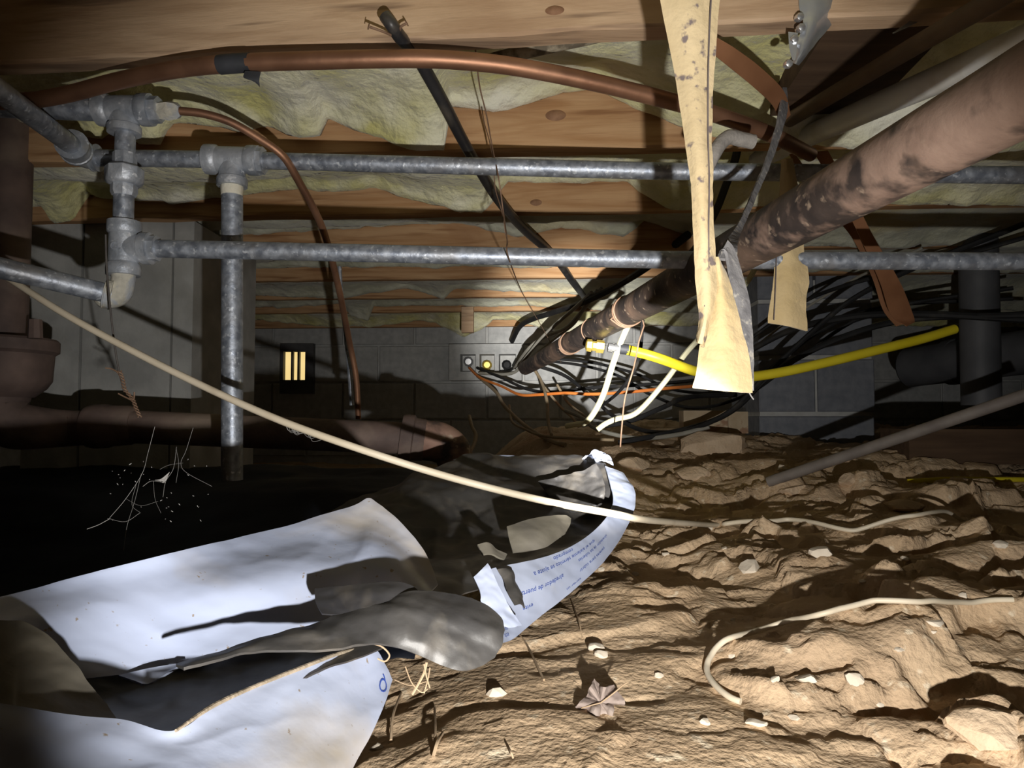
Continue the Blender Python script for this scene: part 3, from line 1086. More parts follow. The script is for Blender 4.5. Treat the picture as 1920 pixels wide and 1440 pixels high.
# ------------------------------------------------------------------ black hose, conduits and top right pipes
mbp = MB()
mbp.tube(PW([(722, 30, .872), (735, 48, .872), (752, 72, .90), (778, 100, .95), (805, 145, 1.0), (838, 205, 1.07), (880, 285, 1.2), (935, 375, 1.45), (985, 432, 1.75),
             (1040, 482, 2.1), (1075, 530, 2.5), (1098, 560, 2.9)]), [.0082, .0085, .0088, .009, .0095, .0095, .0095, .0105, .0115, .012, .012, .012], 12, 8)
solo('black_hose', mbp, 'black_plastic', 'black hose hanging from the near joist and running away to the back', 'hose')
nail_pts = [([(692, 50, .86), (720, 60, .868), (733, 66, .875)], 'bent rusty nail left of the black hose top'),
            ([(762, 44, .87), (752, 50, .872), (748, 62, .88)], 'short rusty nail right of the black hose top')]
for P, lab in nail_pts:
    mbp = MB()
    mbp.tube(PW(P), 0.0016, 8, 5)
    p0 = PW(P)[0]
    p1 = PW(P)[1]
    dd = unit(p1 - p0)
    mbp.turned(p0 - dd * 0.001, p0, [(0, .003), (0, .0038), (1, .0038), (1, .0016)], 10)
    solo('nail', mbp, 'wire_rust', lab, 'nail', 'bent nails in the near joist')

mbp = MB()
mbp.tube(PW([(905, 118, 1.03), (960, 103, 1.02), (1080, 76, 1.01), (1200, 53, 1.0), (1340, 48, .99), (1490, 46, .98), (1700, 55, .98)]), 0.0098, 12, 8)
solo('dusty_conduit', mbp, 'dusty_pipe', 'dust-caked conduit crossing above the copper arch at top', 'conduit')

mbp = MB()
mbp.tube(PW([(1980, -80, .62), (1880, -10, .70), (1700, 95, .86), (1560, 178, 1.0), (1480, 225, 1.12)]), .0115, 12, 8)
solo('brown_pipe', mbp, 'brown_pipe', 'dark brown pipe slanting down from the top right corner', 'pipe')
mbp = MB()
mbp.tube(PW([(2000, 40, .72), (1920, 78, .78), (1780, 140, .9), (1640, 200, 1.05), (1500, 262, 1.25), (1420, 300, 1.4)]), .0185, 16, 8)
solo('white_pipe', mbp, 'pvc_white', 'dusty white plastic pipe slanting down at upper right', 'pipe')
mbp = MB()
mbp.tube(PW([(1325, 320, .88), (1338, 290, .88), (1352, 268, .885), (1368, 257, .89), (1388, 261, .895), (1412, 266, .90)]), [.008, .009, .009, .0095, .0095, .0095], 12, 6)
solo('foam_tube', mbp, 'foam', 'short grey foam tube with a hooked bend beside the long felt strip', 'tube')


# copper bands
def ribbon(L, R, n=40, k=5, thick=0.001, wr=0.0, seed=0):
    g = loft([L, R], k, n, wr, 40, seed)
    return MB().grid(g, thick)


mbp = ribbon([(1335, 65, .84), (1380, 92, .86), (1430, 130, .9), (1470, 172, .95), (1482, 215, 1.0)],
             [(1335, 100, .85), (1370, 128, .87), (1415, 165, .91), (1450, 200, .96), (1462, 235, 1.0)], 40, 4, 0.0012)
solo('copper_band', mbp, 'copper_band', 'flat orange-brown band sloping behind the top of the felt strip', 'band')
mbp = ribbon([(1480, 290, 1.15), (1496, 320, 1.12), (1512, 360, 1.1), (1530, 400, 1.12)], [(1490, 288, 1.15), (1515, 325, 1.12), (1540, 380, 1.1), (1555, 420, 1.12)], 24, 4, .0012)
solo('copper_band', mbp, 'copper_band', 'short orange-brown band above the iron pipe', 'band')
mbp = ribbon([(1525, 285, 1.3), (1570, 360, 1.35), (1610, 440, 1.4), (1650, 530, 1.45), (1670, 590, 1.5), (1700, 612, 1.5)],
             [(1552, 282, 1.3), (1596, 360, 1.35), (1636, 440, 1.4), (1688, 530, 1.45), (1712, 590, 1.5), (1715, 604, 1.52)], 40, 4, .0012)
solo('copper_band', mbp, 'copper_band', 'long brown band dangling behind the iron pipe at right', 'band')
mbp = ribbon([(1560, 400, 1.5), (1600, 450, 1.55), (1635, 520, 1.58), (1655, 580, 1.6), (1680, 612, 1.6)],
             [(1585, 395, 1.5), (1628, 450, 1.55), (1658, 520, 1.58), (1680, 585, 1.6), (1700, 606, 1.6)], 40, 4, .0012)
solo('copper_band', mbp, 'copper_band', 'brown band looped beside the longer one at right', 'band')

# hanger bracket with bolts, screwed to the near joist
br = thing('joist_bracket', 'galvanized sheet metal bracket with bolts hanging from the near joist', 'bracket', W(1500, 118, .85))
G = loft([[(1500, -60, .85), (1498, 10, .85), (1506, 40, .85), (1492, 95, .85), (1486, 118, .85)],
          [(1545, -60, .845), (1540, 10, .845), (1530, 40, .845), (1508, 90, .845), (1492, 120, .845)],
          [(1600, -60, .87), (1592, 0, .87), (1570, 32, .87), (1530, 80, .87), (1496, 122, .86)]], 12, 30, 0.004, 30, 3)
plt = part('plate', MB().grid(G, 0.0014), 'zinc', br)
G = loft([[(1478, 60, .845), (1480, 90, .845), (1486, 112, .845)], [(1496, 62, .842), (1494, 90, .842), (1492, 114, .842)]], 5, 10)
part('flange', MB().grid(G, 0.0014), 'zinc', br)
for (x, y) in ((1502, 30), (1505, 50), (1492, 72), (1481, 118)):
    bm_ = MB()
    p = W(x, y, .838)
    bm_.turned(p + np.array([0, .016, .004]), p, [(0, .0022), (0.45, .0022), (0.45, .0052), (0.8, .0052), (0.95, .0042), (1, .002)], 8)
    part('bolt', bm_, 'chrome', plt)
st = thing('metal_strap_scrap', 'torn pointed scrap of sheet metal near the top right', 'metal scrap', W(1700, 60, .87))
G = loft([[(1738, 3, .86), (1728, 18, .86), (1705, 40, .86), (1673, 62, .86)], [(1742, 22, .86), (1733, 33, .862), (1712, 46, .862), (1675, 63, .86)]], 6, 16, .003, 60, 2)
part('strip', MB().grid(G, 0.001), 'zinc', st)
bm_ = MB()
p = W(1724, 24, .855)
bm_.turned(p + np.array([0, .012, 0]), p, [(0, .002), (0.5, .002), (0.5, .005), (0.9, .005), (1, .003)], 8)
part('rivet', bm_, 'chrome', st)

# ------------------------------------------------------------------ hanging felt strips
fs = thing('felt_strip', 'long tan felt strip hanging and folded, with a flared cut end', 'felt strip', W(1355, 735, .62))
L = [(1225, -220, .55), (1232, -60, .565), (1240, 10, .575), (1262, 120, .585), (1284, 250, .595), (1297, 340, .60), (1300, 420, .605), (1306, 520, .61), (1312, 590, .612), (1311, 640, .614)]
R = [(1355, -220, .55), (1352, -60, .565), (1347, 10, .575), (1338, 120, .585), (1332, 250, .595), (1333, 340, .60), (1336, 420, .605), (1341, 500, .61), (1336, 575, .612), (1314, 650, .614)]
Mi = [((a[0] + b[0]) / 2, (a[1] + b[1]) / 2, a[2] - 0.006) for a, b in zip(L, R)]
stp = part('strip', MB().grid(loft([L, Mi, R], 10, 120, .003, 30, 4), 0.003), 'felt_printed', fs)
# seam line along right side of strip
seam = [(b[0] - 9 - 6 * math.sin(i), b[1], b[2] - .0065) for i, b in enumerate(R[:-1])]
part('seam_line', MB().tube(PW(seam), 0.0007, 6, 8), 'seam', stp)
L = [(1341, 480, .622), (1334, 540, .622), (1324, 600, .622), (1313, 650, .622), (1308, 690, .62), (1299, 727, .618)]
R = [(1346, 484, .622), (1368, 540, .622), (1385, 600, .622), (1398, 650, .622), (1407, 700, .62), (1409, 737, .618)]
Mi = [((a[0] + b[0]) / 2, (a[1] + b[1]) / 2 + 1, a[2] - 0.010) for a, b in zip(L, R)]
part('flared_end', MB().grid(loft([L, Mi, R], 14, 60, .003, 40, 6), 0.003), 'felt', fs, label='smooth tan flared end of the strip')
L = [(1345, 488, .635), (1352, 470, .64), (1362, 478, .64), (1372, 540, .637), (1386, 600, .634), (1400, 665, .63), (1407, 715, .626)]
R = [(1362, 452, .65), (1375, 468, .65), (1386, 500, .65), (1402, 560, .645), (1408, 605, .64), (1410, 665, .634), (1410, 733, .627)]
part('folded_back', MB().grid(loft([L, R], 8, 60, .002, 40, 8), 0.003), 'felt_back', fs, label='dark grey fuzzy back side of the strip')
L = [(1466, 165, .98), (1462, 200, .95), (1452, 250, .92), (1432, 310, .88), (1406, 370, .82), (1380, 425, .74), (1354, 462, .66), (1347, 486, .64)]
R = [(1474, 165, .99), (1475, 205, .965), (1462, 255, .935), (1442, 312, .89), (1416, 372, .83), (1392, 428, .75), (1382, 462, .67), (1380, 490, .65)]
part('twisted_tail', MB().grid(loft([L, R], 6, 80, .002, 40, 9), 0.003), 'felt_back', fs)
thr = MB()
thr.tube(PW([(1403, 733, .62), (1408, 742, .62), (1413, 749, .62)]), .0006, 6, 5)
part('loose_thread', thr, 'felt_back', fs)
fs2 = thing('felt_strip', 'shorter tan felt strip hanging behind the iron pipe', 'felt strip', W(1478, 615, 1.05))
L = [(1466, 300, 1.02), (1464, 350, 1.03), (1458, 430, 1.05), (1454, 480, 1.05), (1449, 540, 1.05), (1441, 590, 1.05), (1440, 606, 1.05)]
R = [(1484, 298, 1.02), (1493, 345, 1.03), (1500, 420, 1.05), (1507, 480, 1.05), (1515, 525, 1.05), (1509, 570, 1.05), (1512, 621, 1.05)]
Mi = [((a[0] + b[0]) / 2, (a[1] + b[1]) / 2 - 2, a[2] - 0.010) for a, b in zip(L, R)]
stp2 = part('strip', MB().grid(loft([L, Mi, R], 12, 60, .004, 30, 14), 0.004), 'felt', fs2)
part('seam_line', MB().tube(PW([(1456, 480, 1.037), (1454, 540, 1.037), (1451, 600, 1.037)]), 0.0008, 6, 6), 'seam', stp2)

# ------------------------------------------------------------------ cast iron drain on the left
so = thing('cast_iron_drain', 'rusty dark cast iron drain stack with hub, sweep and long horizontal pipe', 'drain pipe', W(100, 830, 1.4))
ys = 1.35
p_top, p_hub = W(0, 300, ys), W(0, 640, ys)
xs_ = W(0, 640, ys)[0]


def sz(py):
    return np.array([xs_, ys, W(0, py, ys)[2]])


mbp = MB()
mbp.turned(sz(180), sz(640), [(0, .045), (0.5, .045), (1, .045)], 28)
part('stack', mbp, 'cast_iron', so)
mbp = MB()
mbp.turned(sz(635), sz(745), [(0, .05), (0, .094), (0.04, .098), (0.22, .098), (0.27, .090), (0.72, .087), (0.85, .078), (1, .058)], 28)
part('hub', mbp, 'cast_iron', so, label='flared rusty hub')
mbp = MB()
mbp.turned(np.array([W(66, 640, ys - .05)[0], ys - .05, sz(640)[2]]), np.array([W(66, 606, ys - .05)[0], ys - .05, sz(606)[2]]), [(0, .012), (0, .0125), (0.8, .0115), (1, .011)], 8)
part('hub_lug', mbp, 'cast_iron', so)
yh = 1.42
mbp = MB()
mbp.tube([sz(730), sz(765), W(25, 795, ys + .01), W(70, 802, ys + .03), W(130, 803, yh), W(180, 802, yh)], [.055, .052, .047, .041, .036, .034], 22, 8)
part('sweep', mbp, 'cast_iron', so)
mbp = MB()
mbp.turned(W(168, 800, yh), W(255, 797, yh), [(0, .034), (0, .042), (0.1, .044), (0.4, .044), (0.45, .041), (0.9, .039), (1, .034)], 22)
part('joint_collar', mbp, 'cast_iron', so)
mbp = MB()
mbp.turned(W(245, 800, yh), W(765, 822, yh + .06), [(0, .033), (0.3, .033), (0.7, .033), (1, .033)], 22)
part('pipe', mbp, 'cast_iron', so)
mbp = MB()
mbp.turned(W(752, 820, yh + .06), W(800, 826, yh + .065), [(0, .034), (0, .047), (0.2, .05), (0.45, .05), (0.5, .045), (0.9, .043), (1, .038)], 22)
part('joint_collar', mbp, 'cast_iron', so)
mbp = MB()
mbp.tube([W(795, 825, yh + .065), W(825, 830, yh + .065), W(848, 848, yh + .065), W(856, 880, yh + .065), W(856, 920, yh + .065)], [.042, .042, .040, .037, .036], 22, 8)
part('elbow', mbp, 'rusty_iron', so, label='reddish rusty elbow turning down')

# ------------------------------------------------------------------ foundation vent
vx = W(555, 690, YB)[0]
vy = YB - math.tan(-YAW) * vx - 0.018
vent = thing('foundation_vent', 'small dark foundation vent with yellow daylight showing through three slots', 'vent', W(555, 740, vy))
fr = MB()
x0, x1 = W(528, 690, vy)[0], W(590, 690, vy)[0]
zt_, zb_ = W(555, 645, vy)[2], W(555, 738, vy)[2]
s0, s1 = W(534, 690, vy)[0], W(575, 690, vy)[0]
sa, sb = W(555, 660, vy)[2], W(555, 713, vy)[2]
fr.box(((x0 + s0) / 2, vy - .01, (zt_ + zb_) / 2), (s0 - x0, .04, zt_ - zb_))
fr.box(((x1 + s1) / 2, vy - .01, (zt_ + zb_) / 2), (x1 - s1, .04, zt_ - zb_))
fr.box(((s0 + s1) / 2, vy - .01, (zt_ + sa) / 2), (s1 - s0, .04, zt_ - sa))
fr.box(((s0 + s1) / 2, vy - .01, (zb_ + sb) / 2), (s1 - s0, .04, sb - zb_))
vfr = part('frame', fr, 'vent_metal', vent, smooth=False)
for px in (549, 561):
    mbp = MB()
    mbp.box((W(px, 690, vy)[0], vy - .004, (sa + sb) / 2), (.009, .03, sa - sb + .01))
    part('bar', mbp, 'vent_metal', vfr, smooth=False)
mbp = MB()
mbp.box(((s0 + s1) / 2, vy + .012, (sa + sb) / 2), (s1 - s0, .004, sa - sb))
part('daylight_opening', mbp, 'daylight', vent, smooth=False, label='bright yellowish daylight behind the bars')

# pipe stubs inside the wall core openings
for i, (px, py, m, lab) in enumerate(((878, 678, 'chrome', 'silvery fitting inside the left core opening of the wall'),
                                       (913, 684, 'brass', 'brass fitting inside the middle core opening of the wall'),
                                       (950, 684, 'cable_black', 'black plug inside the right core opening of the wall'))):
    mbp = MB()
    p = W(px, py, YB - .05)
    mbp.turned(p + np.array([0, .09, 0]), p, [(0, .018), (0.6, .018), (0.6, .026), (0.85, .026), (0.9, .02), (1, .016)], 10)
    solo('pipe_fitting', mbp, m, lab, 'fitting', 'fittings in the wall openings')


# ------------------------------------------------------------------ cables
def cable(name, P, r, m, label, cat='cable', group=None, seg=8, n=8, wob=0.0):
    mbp = MB()
    Q = np.array(PW(P))
    if wob:
        rs = np.random.RandomState(len(label))
        Q[1:-1] += (rs.rand(len(Q) - 2, 3) - .5) * wob
    mbp.tube(Q, r, seg, n)
    return solo(name, mbp, m, label, cat, group)


gr = list(ground_path(((1330, 988), (1390, 985), (1450, 979), (1500, 988), (1560, 999), (1600, 1001), (1640, 997), (1690, 982), (1750, 973), (1800, 970), (1860, 962)), .0036)[::4])
ps = PW([(-120, 445, 1.02), (0, 512, 1.0), (120, 588, .97), (260, 664, .94), (400, 733, .91), (520, 786, .89), (640, 830, .88), (780, 876, .89), (900, 910, .91), (1030, 941, .90), (1150, 963, .905), (1215, 975, .97)])
mbp = MB()
mbp.tube(ps + gr, [.0047] * 12 + list(np.linspace(.0042, .0030, len(gr))), 10, 8)
solo('cream_cable', mbp, 'cable_cream', 'long cream cable sagging diagonally from the left edge to the dirt', 'cable')
gr = list(ground_path(((1905, 1128), (1870, 1136), (1815, 1145), (1750, 1146), (1690, 1140), (1630, 1136), (1590, 1147), (1540, 1163), (1480, 1178), (1420, 1188), (1375, 1203), (1345, 1225), (1326, 1250), (1325, 1268), (1342, 1292), (1370, 1312), (1398, 1323)), .0029)[::3])
mbp = MB()
mbp.tube(gr, .0029, 10, 8)
solo('cream_cable', mbp, 'cable_cream', 'short cream cable lying in a hook on the dirt at lower right', 'cable')

cable('ivory_cable', [(1190, 590, 1.72), (1172, 622, 1.7), (1150, 680, 1.7), (1133, 735, 1.72), (1115, 772, 1.75), (1098, 792, 1.78), (1078, 796, 1.8), (1062, 799, 1.82)], .0072, 'cable_ivory',
      'ivory cable bending down from the iron pipe to the back floor')
cable('ivory_cable', [(1432, 470, 1.75), (1400, 530, 1.75), (1340, 605, 1.75), (1290, 658, 1.78), (1245, 718, 1.8), (1195, 773, 1.82), (1155, 786, 1.82), (1135, 795, 1.82), (1120, 806, 1.82)], .0068, 'cable_ivory',
      'ivory cable passing behind the yellow gas tube with its end on the floor')
cable('orange_cable', [(880, 690, 3.55), (900, 708, 3.4), (940, 724, 3.2), (975, 740, 3.0), (1010, 740, 2.9), (1060, 737, 2.8), (1110, 739, 2.75), (1180, 735, 2.7), (1250, 728, 2.65), (1300, 724, 2.6), (1400, 712, 2.5)], .0062, 'cable_orange',
      'bright orange cable strung across in front of the back wall')
cab = [
    ('cable_black', [(895, 690, 3.6), (940, 708, 3.3), (990, 730, 3.1), (1040, 735, 3.0), (1110, 727, 2.95), (1200, 722, 2.9), (1310, 712, 2.8), (1420, 690, 2.6)], .007, 'black cable running just above the orange cable'),
    ('cable_black', [(1005, 685, 3.0), (1060, 705, 2.9), (1110, 745, 2.75), (1150, 780, 2.6), (1210, 808, 2.4), (1290, 806, 2.2), (1370, 770, 2.1), (1440, 700, 2.05), (1520, 625, 2.0), (1600, 560, 1.95), (1720, 500, 1.9), (1920, 420, 1.8)], .0075, 'long black cable sagging low before the pier and rising to the right edge'),
    ('cable_black', [(1010, 675, 3.1), (1090, 685, 3.0), (1160, 705, 2.9), (1220, 740, 2.8), (1300, 765, 2.6), (1400, 740, 2.4), (1500, 670, 2.3), (1640, 585, 2.2), (1900, 540, 2.0)], .006, 'black cable drooping behind the flared felt end'),
    ('cable_black', [(1030, 672, 3.15), (1110, 680, 3.1), (1190, 700, 3.0), (1260, 730, 2.9), (1350, 735, 2.7), (1430, 700, 2.5), (1540, 620, 2.4), (1660, 575, 2.3), (1900, 560, 2.1)], .006, 'thin black cable second of the drooping pair behind the felt end'),
    ('cable_black', [(960, 640, 3.5), (975, 612, 3.3), (1000, 598, 3.1), (1040, 585, 2.9), (1110, 560, 2.6), (1200, 510, 2.3), (1290, 440, 2.0)], .012, 'thick black cable arching up from the wall opening beside the iron pipe'),
    ('cable_black', [(1120, 800, 2.6), (1180, 790, 2.6), (1240, 765, 2.6), (1290, 745, 2.55), (1380, 740, 2.4)], .009, 'black cable lying against the bottom of the back wall'),
    ('cable_black', [(1160, 830, 2.3), (1240, 815, 2.25), (1320, 795, 2.2), (1380, 765, 2.15), (1450, 700, 2.1), (1560, 640, 2.0), (1700, 600, 1.95), (1920, 590, 1.8)], .0085, 'black cable along the dirt rising past the pier to the right'),
    ('cable_black', [(1400, 660, 2.2), (1480, 620, 2.1), (1560, 600, 2.0), (1640, 590, 1.95), (1760, 590, 1.9), (1940, 600, 1.8)], .010, 'thick black cable crossing the front of the pier'),
    ('cable_black', [(1400, 640, 2.3), (1500, 570, 2.2), (1570, 540, 2.1), (1660, 515, 2.0), (1800, 480, 1.9), (1940, 440, 1.8)], .006, 'black cable crossing the upper part of the pier'),
    ('cable_grey', [(1410, 655, 2.35), (1500, 585, 2.25), (1590, 530, 2.1), (1640, 505, 2.0), (1730, 465, 1.9)], .004, 'thin pale grey wire across the upper pier'),
    ('cable_tan', [(895, 705, 3.5), (930, 735, 3.2), (945, 760, 3.0), (975, 790, 2.8), (1010, 815, 2.6), (1040, 830, 2.45), (1060, 834, 2.4)], .0075, 'tan cable curving down from the wall openings to the dirt'),
    ('cable_tan', [(1000, 690, 3.1), (1015, 715, 3.0), (1025, 750, 2.8), (1028, 790, 2.7), (1034, 815, 2.6)], .0065, 'tan cable hanging straight down left of the ivory cable'),
    ('cable_tan', [(880, 780, 2.6), (885, 800, 2.5), (892, 815, 2.4), (888, 835, 2.35), (880, 848, 2.3)], .0065, 'short tan cable hooking down beside the rusty elbow'),
    ('cable_tan', [(955, 760, 3.0), (960, 790, 2.8), (985, 805, 2.6), (1020, 818, 2.5), (1080, 822, 2.4), (1150, 825, 2.3)], .005, 'thin tan cable sagging just above the back dirt'),
    ('cable_grey', [(900, 700, 3.5), (960, 700, 3.3), (985, 672, 3.1), (1010, 640, 2.95), (1040, 610, 2.8), (1075, 580, 2.7), (1110, 548, 2.6)], .0075, 'grey cable climbing beside the iron pipe from the wall openings'),
    ('cable_grey', [(965, 690, 3.4), (990, 655, 3.1), (1020, 632, 3.0), (1060, 615, 2.85), (1090, 585, 2.7), (1120, 545, 2.6)], .0075, 'grey cable second beside the iron pipe near the wall'),
    ('cable_grey', [(1000, 668, 3.15), (1040, 635, 3.0), (1075, 608, 2.8), (1098, 575, 2.7), (1128, 540, 2.6)], .006, 'grey cable closest to the top of the iron pipe'),
    ('cable_black', [(1240, 520, 1.7), (1300, 470, 1.6), (1340, 400, 1.5), (1360, 350, 1.42), (1378, 300, 1.36), (1384, 270, 1.31)], .008, 'black cable rising steeply behind the long felt strip'),
    ('cable_grey', [(1060, 770, 2.7), (1095, 785, 2.6), (1110, 800, 2.5), (1140, 812, 2.4), (1200, 822, 2.3), (1270, 815, 2.2), (1330, 800, 2.15)], .007, 'grey cable resting along the dirt below the ivory cables'),
    ('cable_tan', [(1045, 722, 2.9), (1065, 755, 2.8), (1090, 775, 2.7), (1110, 790, 2.65)], .005, 'short tan cable slanting below the orange cable'),
    ('cable_tan', [(1020, 725, 2.95), (1050, 762, 2.8), (1072, 782, 2.7), (1085, 800, 2.6)], .005, 'second short tan cable slanting below the orange cable, further left'),
    ('cable_black', [(1205, 600, 1.9), (1200, 660, 1.95), (1186, 700, 2.0), (1160, 735, 2.1), (1130, 760, 2.3)], .005, 'thin black cable hanging beside the brown tie wire'),
]
for m, P, r, lab in cab:
    cable({'cable_black': 'black_cable', 'cable_grey': 'grey_cable', 'cable_tan': 'tan_cable'}[m], P, r, m, lab, group='cables by the back wall')

# yellow gas tube with fittings
gt = thing('gas_tube', 'bright yellow flexible gas tube with brass end fitting below the iron pipe', 'gas line', W(1400, 706, 1.75))
yg = 1.7
part('tube', MB().tube(PW([(1176, 656, yg), (1210, 664, yg), (1245, 675, yg), (1300, 695, 1.72), (1350, 706, 1.74), (1400, 707, 1.75), (1470, 697, 1.76), (1560, 677, 1.77), (1650, 655, 1.78), (1730, 635, 1.8), (1790, 617, 1.82)]), .0122, 14, 8), 'gas_yellow', gt)
dg_ = unit(W(1180, 657, yg) - W(1100, 648, yg))


def gp(px):
    return W(px, 647 + (px - 1100) * 0.11, yg)


part('end_sleeve', MB().turned(gp(1162), gp(1178), [(0, .010), (0, .0125), (1, .0128), (1, .011)], 14), 'tape', gt)
part('compression_nut', MB().turned(gp(1140), gp(1160), [(0, .008), (0, .0112), (0.4, .0112), (0.45, .009), (0.55, .009), (0.6, .0115), (1, .0115)], 10), 'chrome', gt)
part('brass_nut', MB().turned(gp(1118), gp(1132), [(0, .012), (0, .0155), (1, .0155), (1, .012)], 6), 'brass', gt)
part('brass_body', MB().turned(gp(1098), gp(1120), [(0, .009), (0.1, .0145), (0.5, .0155), (0.6, .012), (1, .012)], 6), 'brass', gt)

# ------------------------------------------------------------------ thin wires
cable('hanging_wire', [(890, 72, .93), (893, 110, .95), (900, 165, 1.0), (912, 215, 1.05), (922, 270, 1.12), (935, 335, 1.07), (944, 400, 1.09), (951, 450, 1.0), (955, 488, 1.02), (985, 560, 1.8), (1020, 620, 2.5), (1052, 680, 3.0)], .0011, 'wire_rust',
      'thin rusty wire hanging from the joists past both galvanized pipes', 'wire', seg=6)
cable('hanging_wire', [(903, 200, 1.18), (908, 230, 1.17), (917, 262, 1.15), (925, 300, 1.14), (927, 335, 1.13), (930, 360, 1.12), (942, 400, 1.1), (948, 440, 1.1)], .0009, 'wire_rust',
      'short rusty wire twisted beside the longer hanging wire', 'wire', seg=6)
cable('hanging_wire', [(198, 440, .99), (200, 500, .99), (207, 580, .985), (214, 640, .985), (222, 690, .985), (233, 735, .985)], .0013, 'wire_dark',
      'dark wire hanging beside the dope-covered elbow', 'wire', seg=6)
tw = MB()
base_w = [(224, 695, .985), (230, 712, .985), (234, 730, .985), (248, 748, .985), (255, 765, .985), (262, 782, .985)]
c0 = crspline(PW(base_w), 10)
for ph in (0, math.pi):
    P = [p + 0.0022 * np.array([math.cos(i * 0.9 + ph), math.sin(i * 0.9 + ph), 0]) for i, p in enumerate(c0)]
    tw.sweep(P, .0010, 6)
tw.tube(PW([(198, 690, .985), (210, 692, .985), (222, 700, .985), (228, 715, .985)]), .0011, 6, 6)
tw.tube(PW([(222, 738, .985), (238, 746, .985), (250, 750, .985), (252, 735, .985)]), .0011, 6, 6)
solo('twisted_wire', tw, 'wire_rust', 'rusty wire twisted into a knot below the hanging dark wire', 'wire')
cable('tie_rod', [(636, 500, 1.75), (640, 560, 1.75), (648, 620, 1.75), (655, 690, 1.75), (660, 760, 1.75)], .006, 'galvanized', 'thin grey rod standing left of the thin copper tube', 'rod')

# rod at lower right, on the dirt
mbp = MB()
q0 = ground(1440, 905, .004)
q1 = W(1930, 738, 1.35)
mbp.turned(q0, q1, [(0, .009), (0, .012), (0.5, .012), (1, .012)], 14)
solo('grey_rod', mbp, 'rod_grey', 'straight grey pipe slanting up from the dirt to the right edge', 'pipe')

# dark things in the gloom at right
du = thing('round_duct', 'dark round duct in the gloom at the far right', 'duct', W(1800, 720, 2.3))
part('duct_body', MB().turned(W(1700, 690, 2.5), W(1960, 655, 2.1), [(0, .06), (0.02, .068), (0.5, .068), (1, .068)], 24), 'duct', du)
part('duct_collar', MB().turned(W(1778, 680, 2.38), W(1800, 677, 2.34), [(0, .068), (0.1, .076), (0.9, .076), (1, .068)], 24), 'duct', du)
mbp = MB()
c = ground(1830, 880)
mbp.box(c + np.array([0.25, .12, .05]), (.75, .16, .09), EX)
solo('dark_board', mbp, 'wood_dark', 'dark reddish board lying on the dirt at the right edge', 'board', smooth=False)
c = ground(1742, 905, .004)
mbp = MB()
mbp.tube([c + np.array([-.05, 0, 0]), c, c + np.array([.06, .01, .002]), c + np.array([.25, .03, .0])], [.004, .007, .007, .006], 10, 6)
solo('yellow_scrap', mbp, 'gas_yellow', 'yellow tube scrap lying on the dirt before the dark board', 'scrap')
mbp = MB()
mbp.turned(W(1830, 260, 2.0), W(1840, 760, 2.0), [(0, .05), (0.5, .05), (1, .05)], 20)
solo('dark_post', mbp, 'duct', 'dark round support post at the far right', 'post')

# ------------------------------------------------------------------ plastic insulation bag
bag = thing('plastic_bag', 'torn white and black plastic insulation bag sprawled on the dirt at lower left', 'plastic bag', W(600, 1330, .5))


SHEET, KEEP = {}, []


def sheet(name, rows, nu, nv, m, wr=.006, ws=16, seed=0, thick=.0012, label=None, pin=False):
    G = loft(rows, nu, nv, wr, ws, seed, pin)
    SHEET[id(G)] = part(name, MB().grid(G, thick), m, bag, angle=60, label=label)
    KEEP.append(G)
    return G


# upright back panel
G_back = sheet('white_panel', [
    [(-160, 1165, .36), (0, 1118, .41), (150, 1078, .45), (300, 1042, .49), (450, 1006, .56), (600, 966, .61), (665, 946, .636), (690, 934, .646), (708, 944, .646), (750, 978, .64), (795, 1030, .62), (822, 1095, .59)],
    [(-160, 1185, .36), (0, 1135, .405), (150, 1100, .445), (300, 1072, .485), (450, 1040, .54), (600, 1005, .585), (665, 994, .607), (690, 986, .616), (708, 992, .616), (745, 1015, .615), (785, 1060, .60), (812, 1105, .58)],
    [(-160, 1215, .35), (0, 1165, .395), (150, 1150, .43), (300, 1125, .47), (450, 1095, .505), (600, 1068, .54), (655, 1056, .553), (680, 1048, .56), (700, 1050, .563), (735, 1062, .565), (770, 1090, .565), (800, 1118, .562)],
    [(-160, 1260, .35), (0, 1225, .39), (150, 1222, .42), (300, 1205, .455), (450, 1165, .49), (600, 1130, .52), (650, 1118, .533), (672, 1112, .54), (692, 1111, .543), (720, 1112, .548), (755, 1122, .55), (785, 1132, .552)],
    [(-160, 1310, .345), (0, 1275, .385), (150, 1275, .41), (300, 1252, .445), (450, 1212, .475), (600, 1175, .505), (645, 1157, .519), (667, 1150, .525), (686, 1147, .53), (710, 1145, .535), (745, 1145, .54), (775, 1150, .545)],
], 60, 170, 'white_film', .0042, 13, 1, label='tall white panel of the bag')
# black liner in the trough
sheet('trough_liner', [
    [(-120, 1270, .40), (120, 1262, .425), (300, 1238, .455), (450, 1200, .485), (600, 1165, .512), (720, 1140, .545)],
    [(-120, 1330, .375), (120, 1318, .40), (300, 1300, .43), (450, 1262, .462), (600, 1218, .49), (720, 1180, .52)],
    [(-120, 1390, .345), (120, 1385, .355), (300, 1395, .365), (450, 1330, .41), (600, 1262, .455), (720, 1215, .50)],
], 30, 90, 'black_plastic', .006, 18, 5)
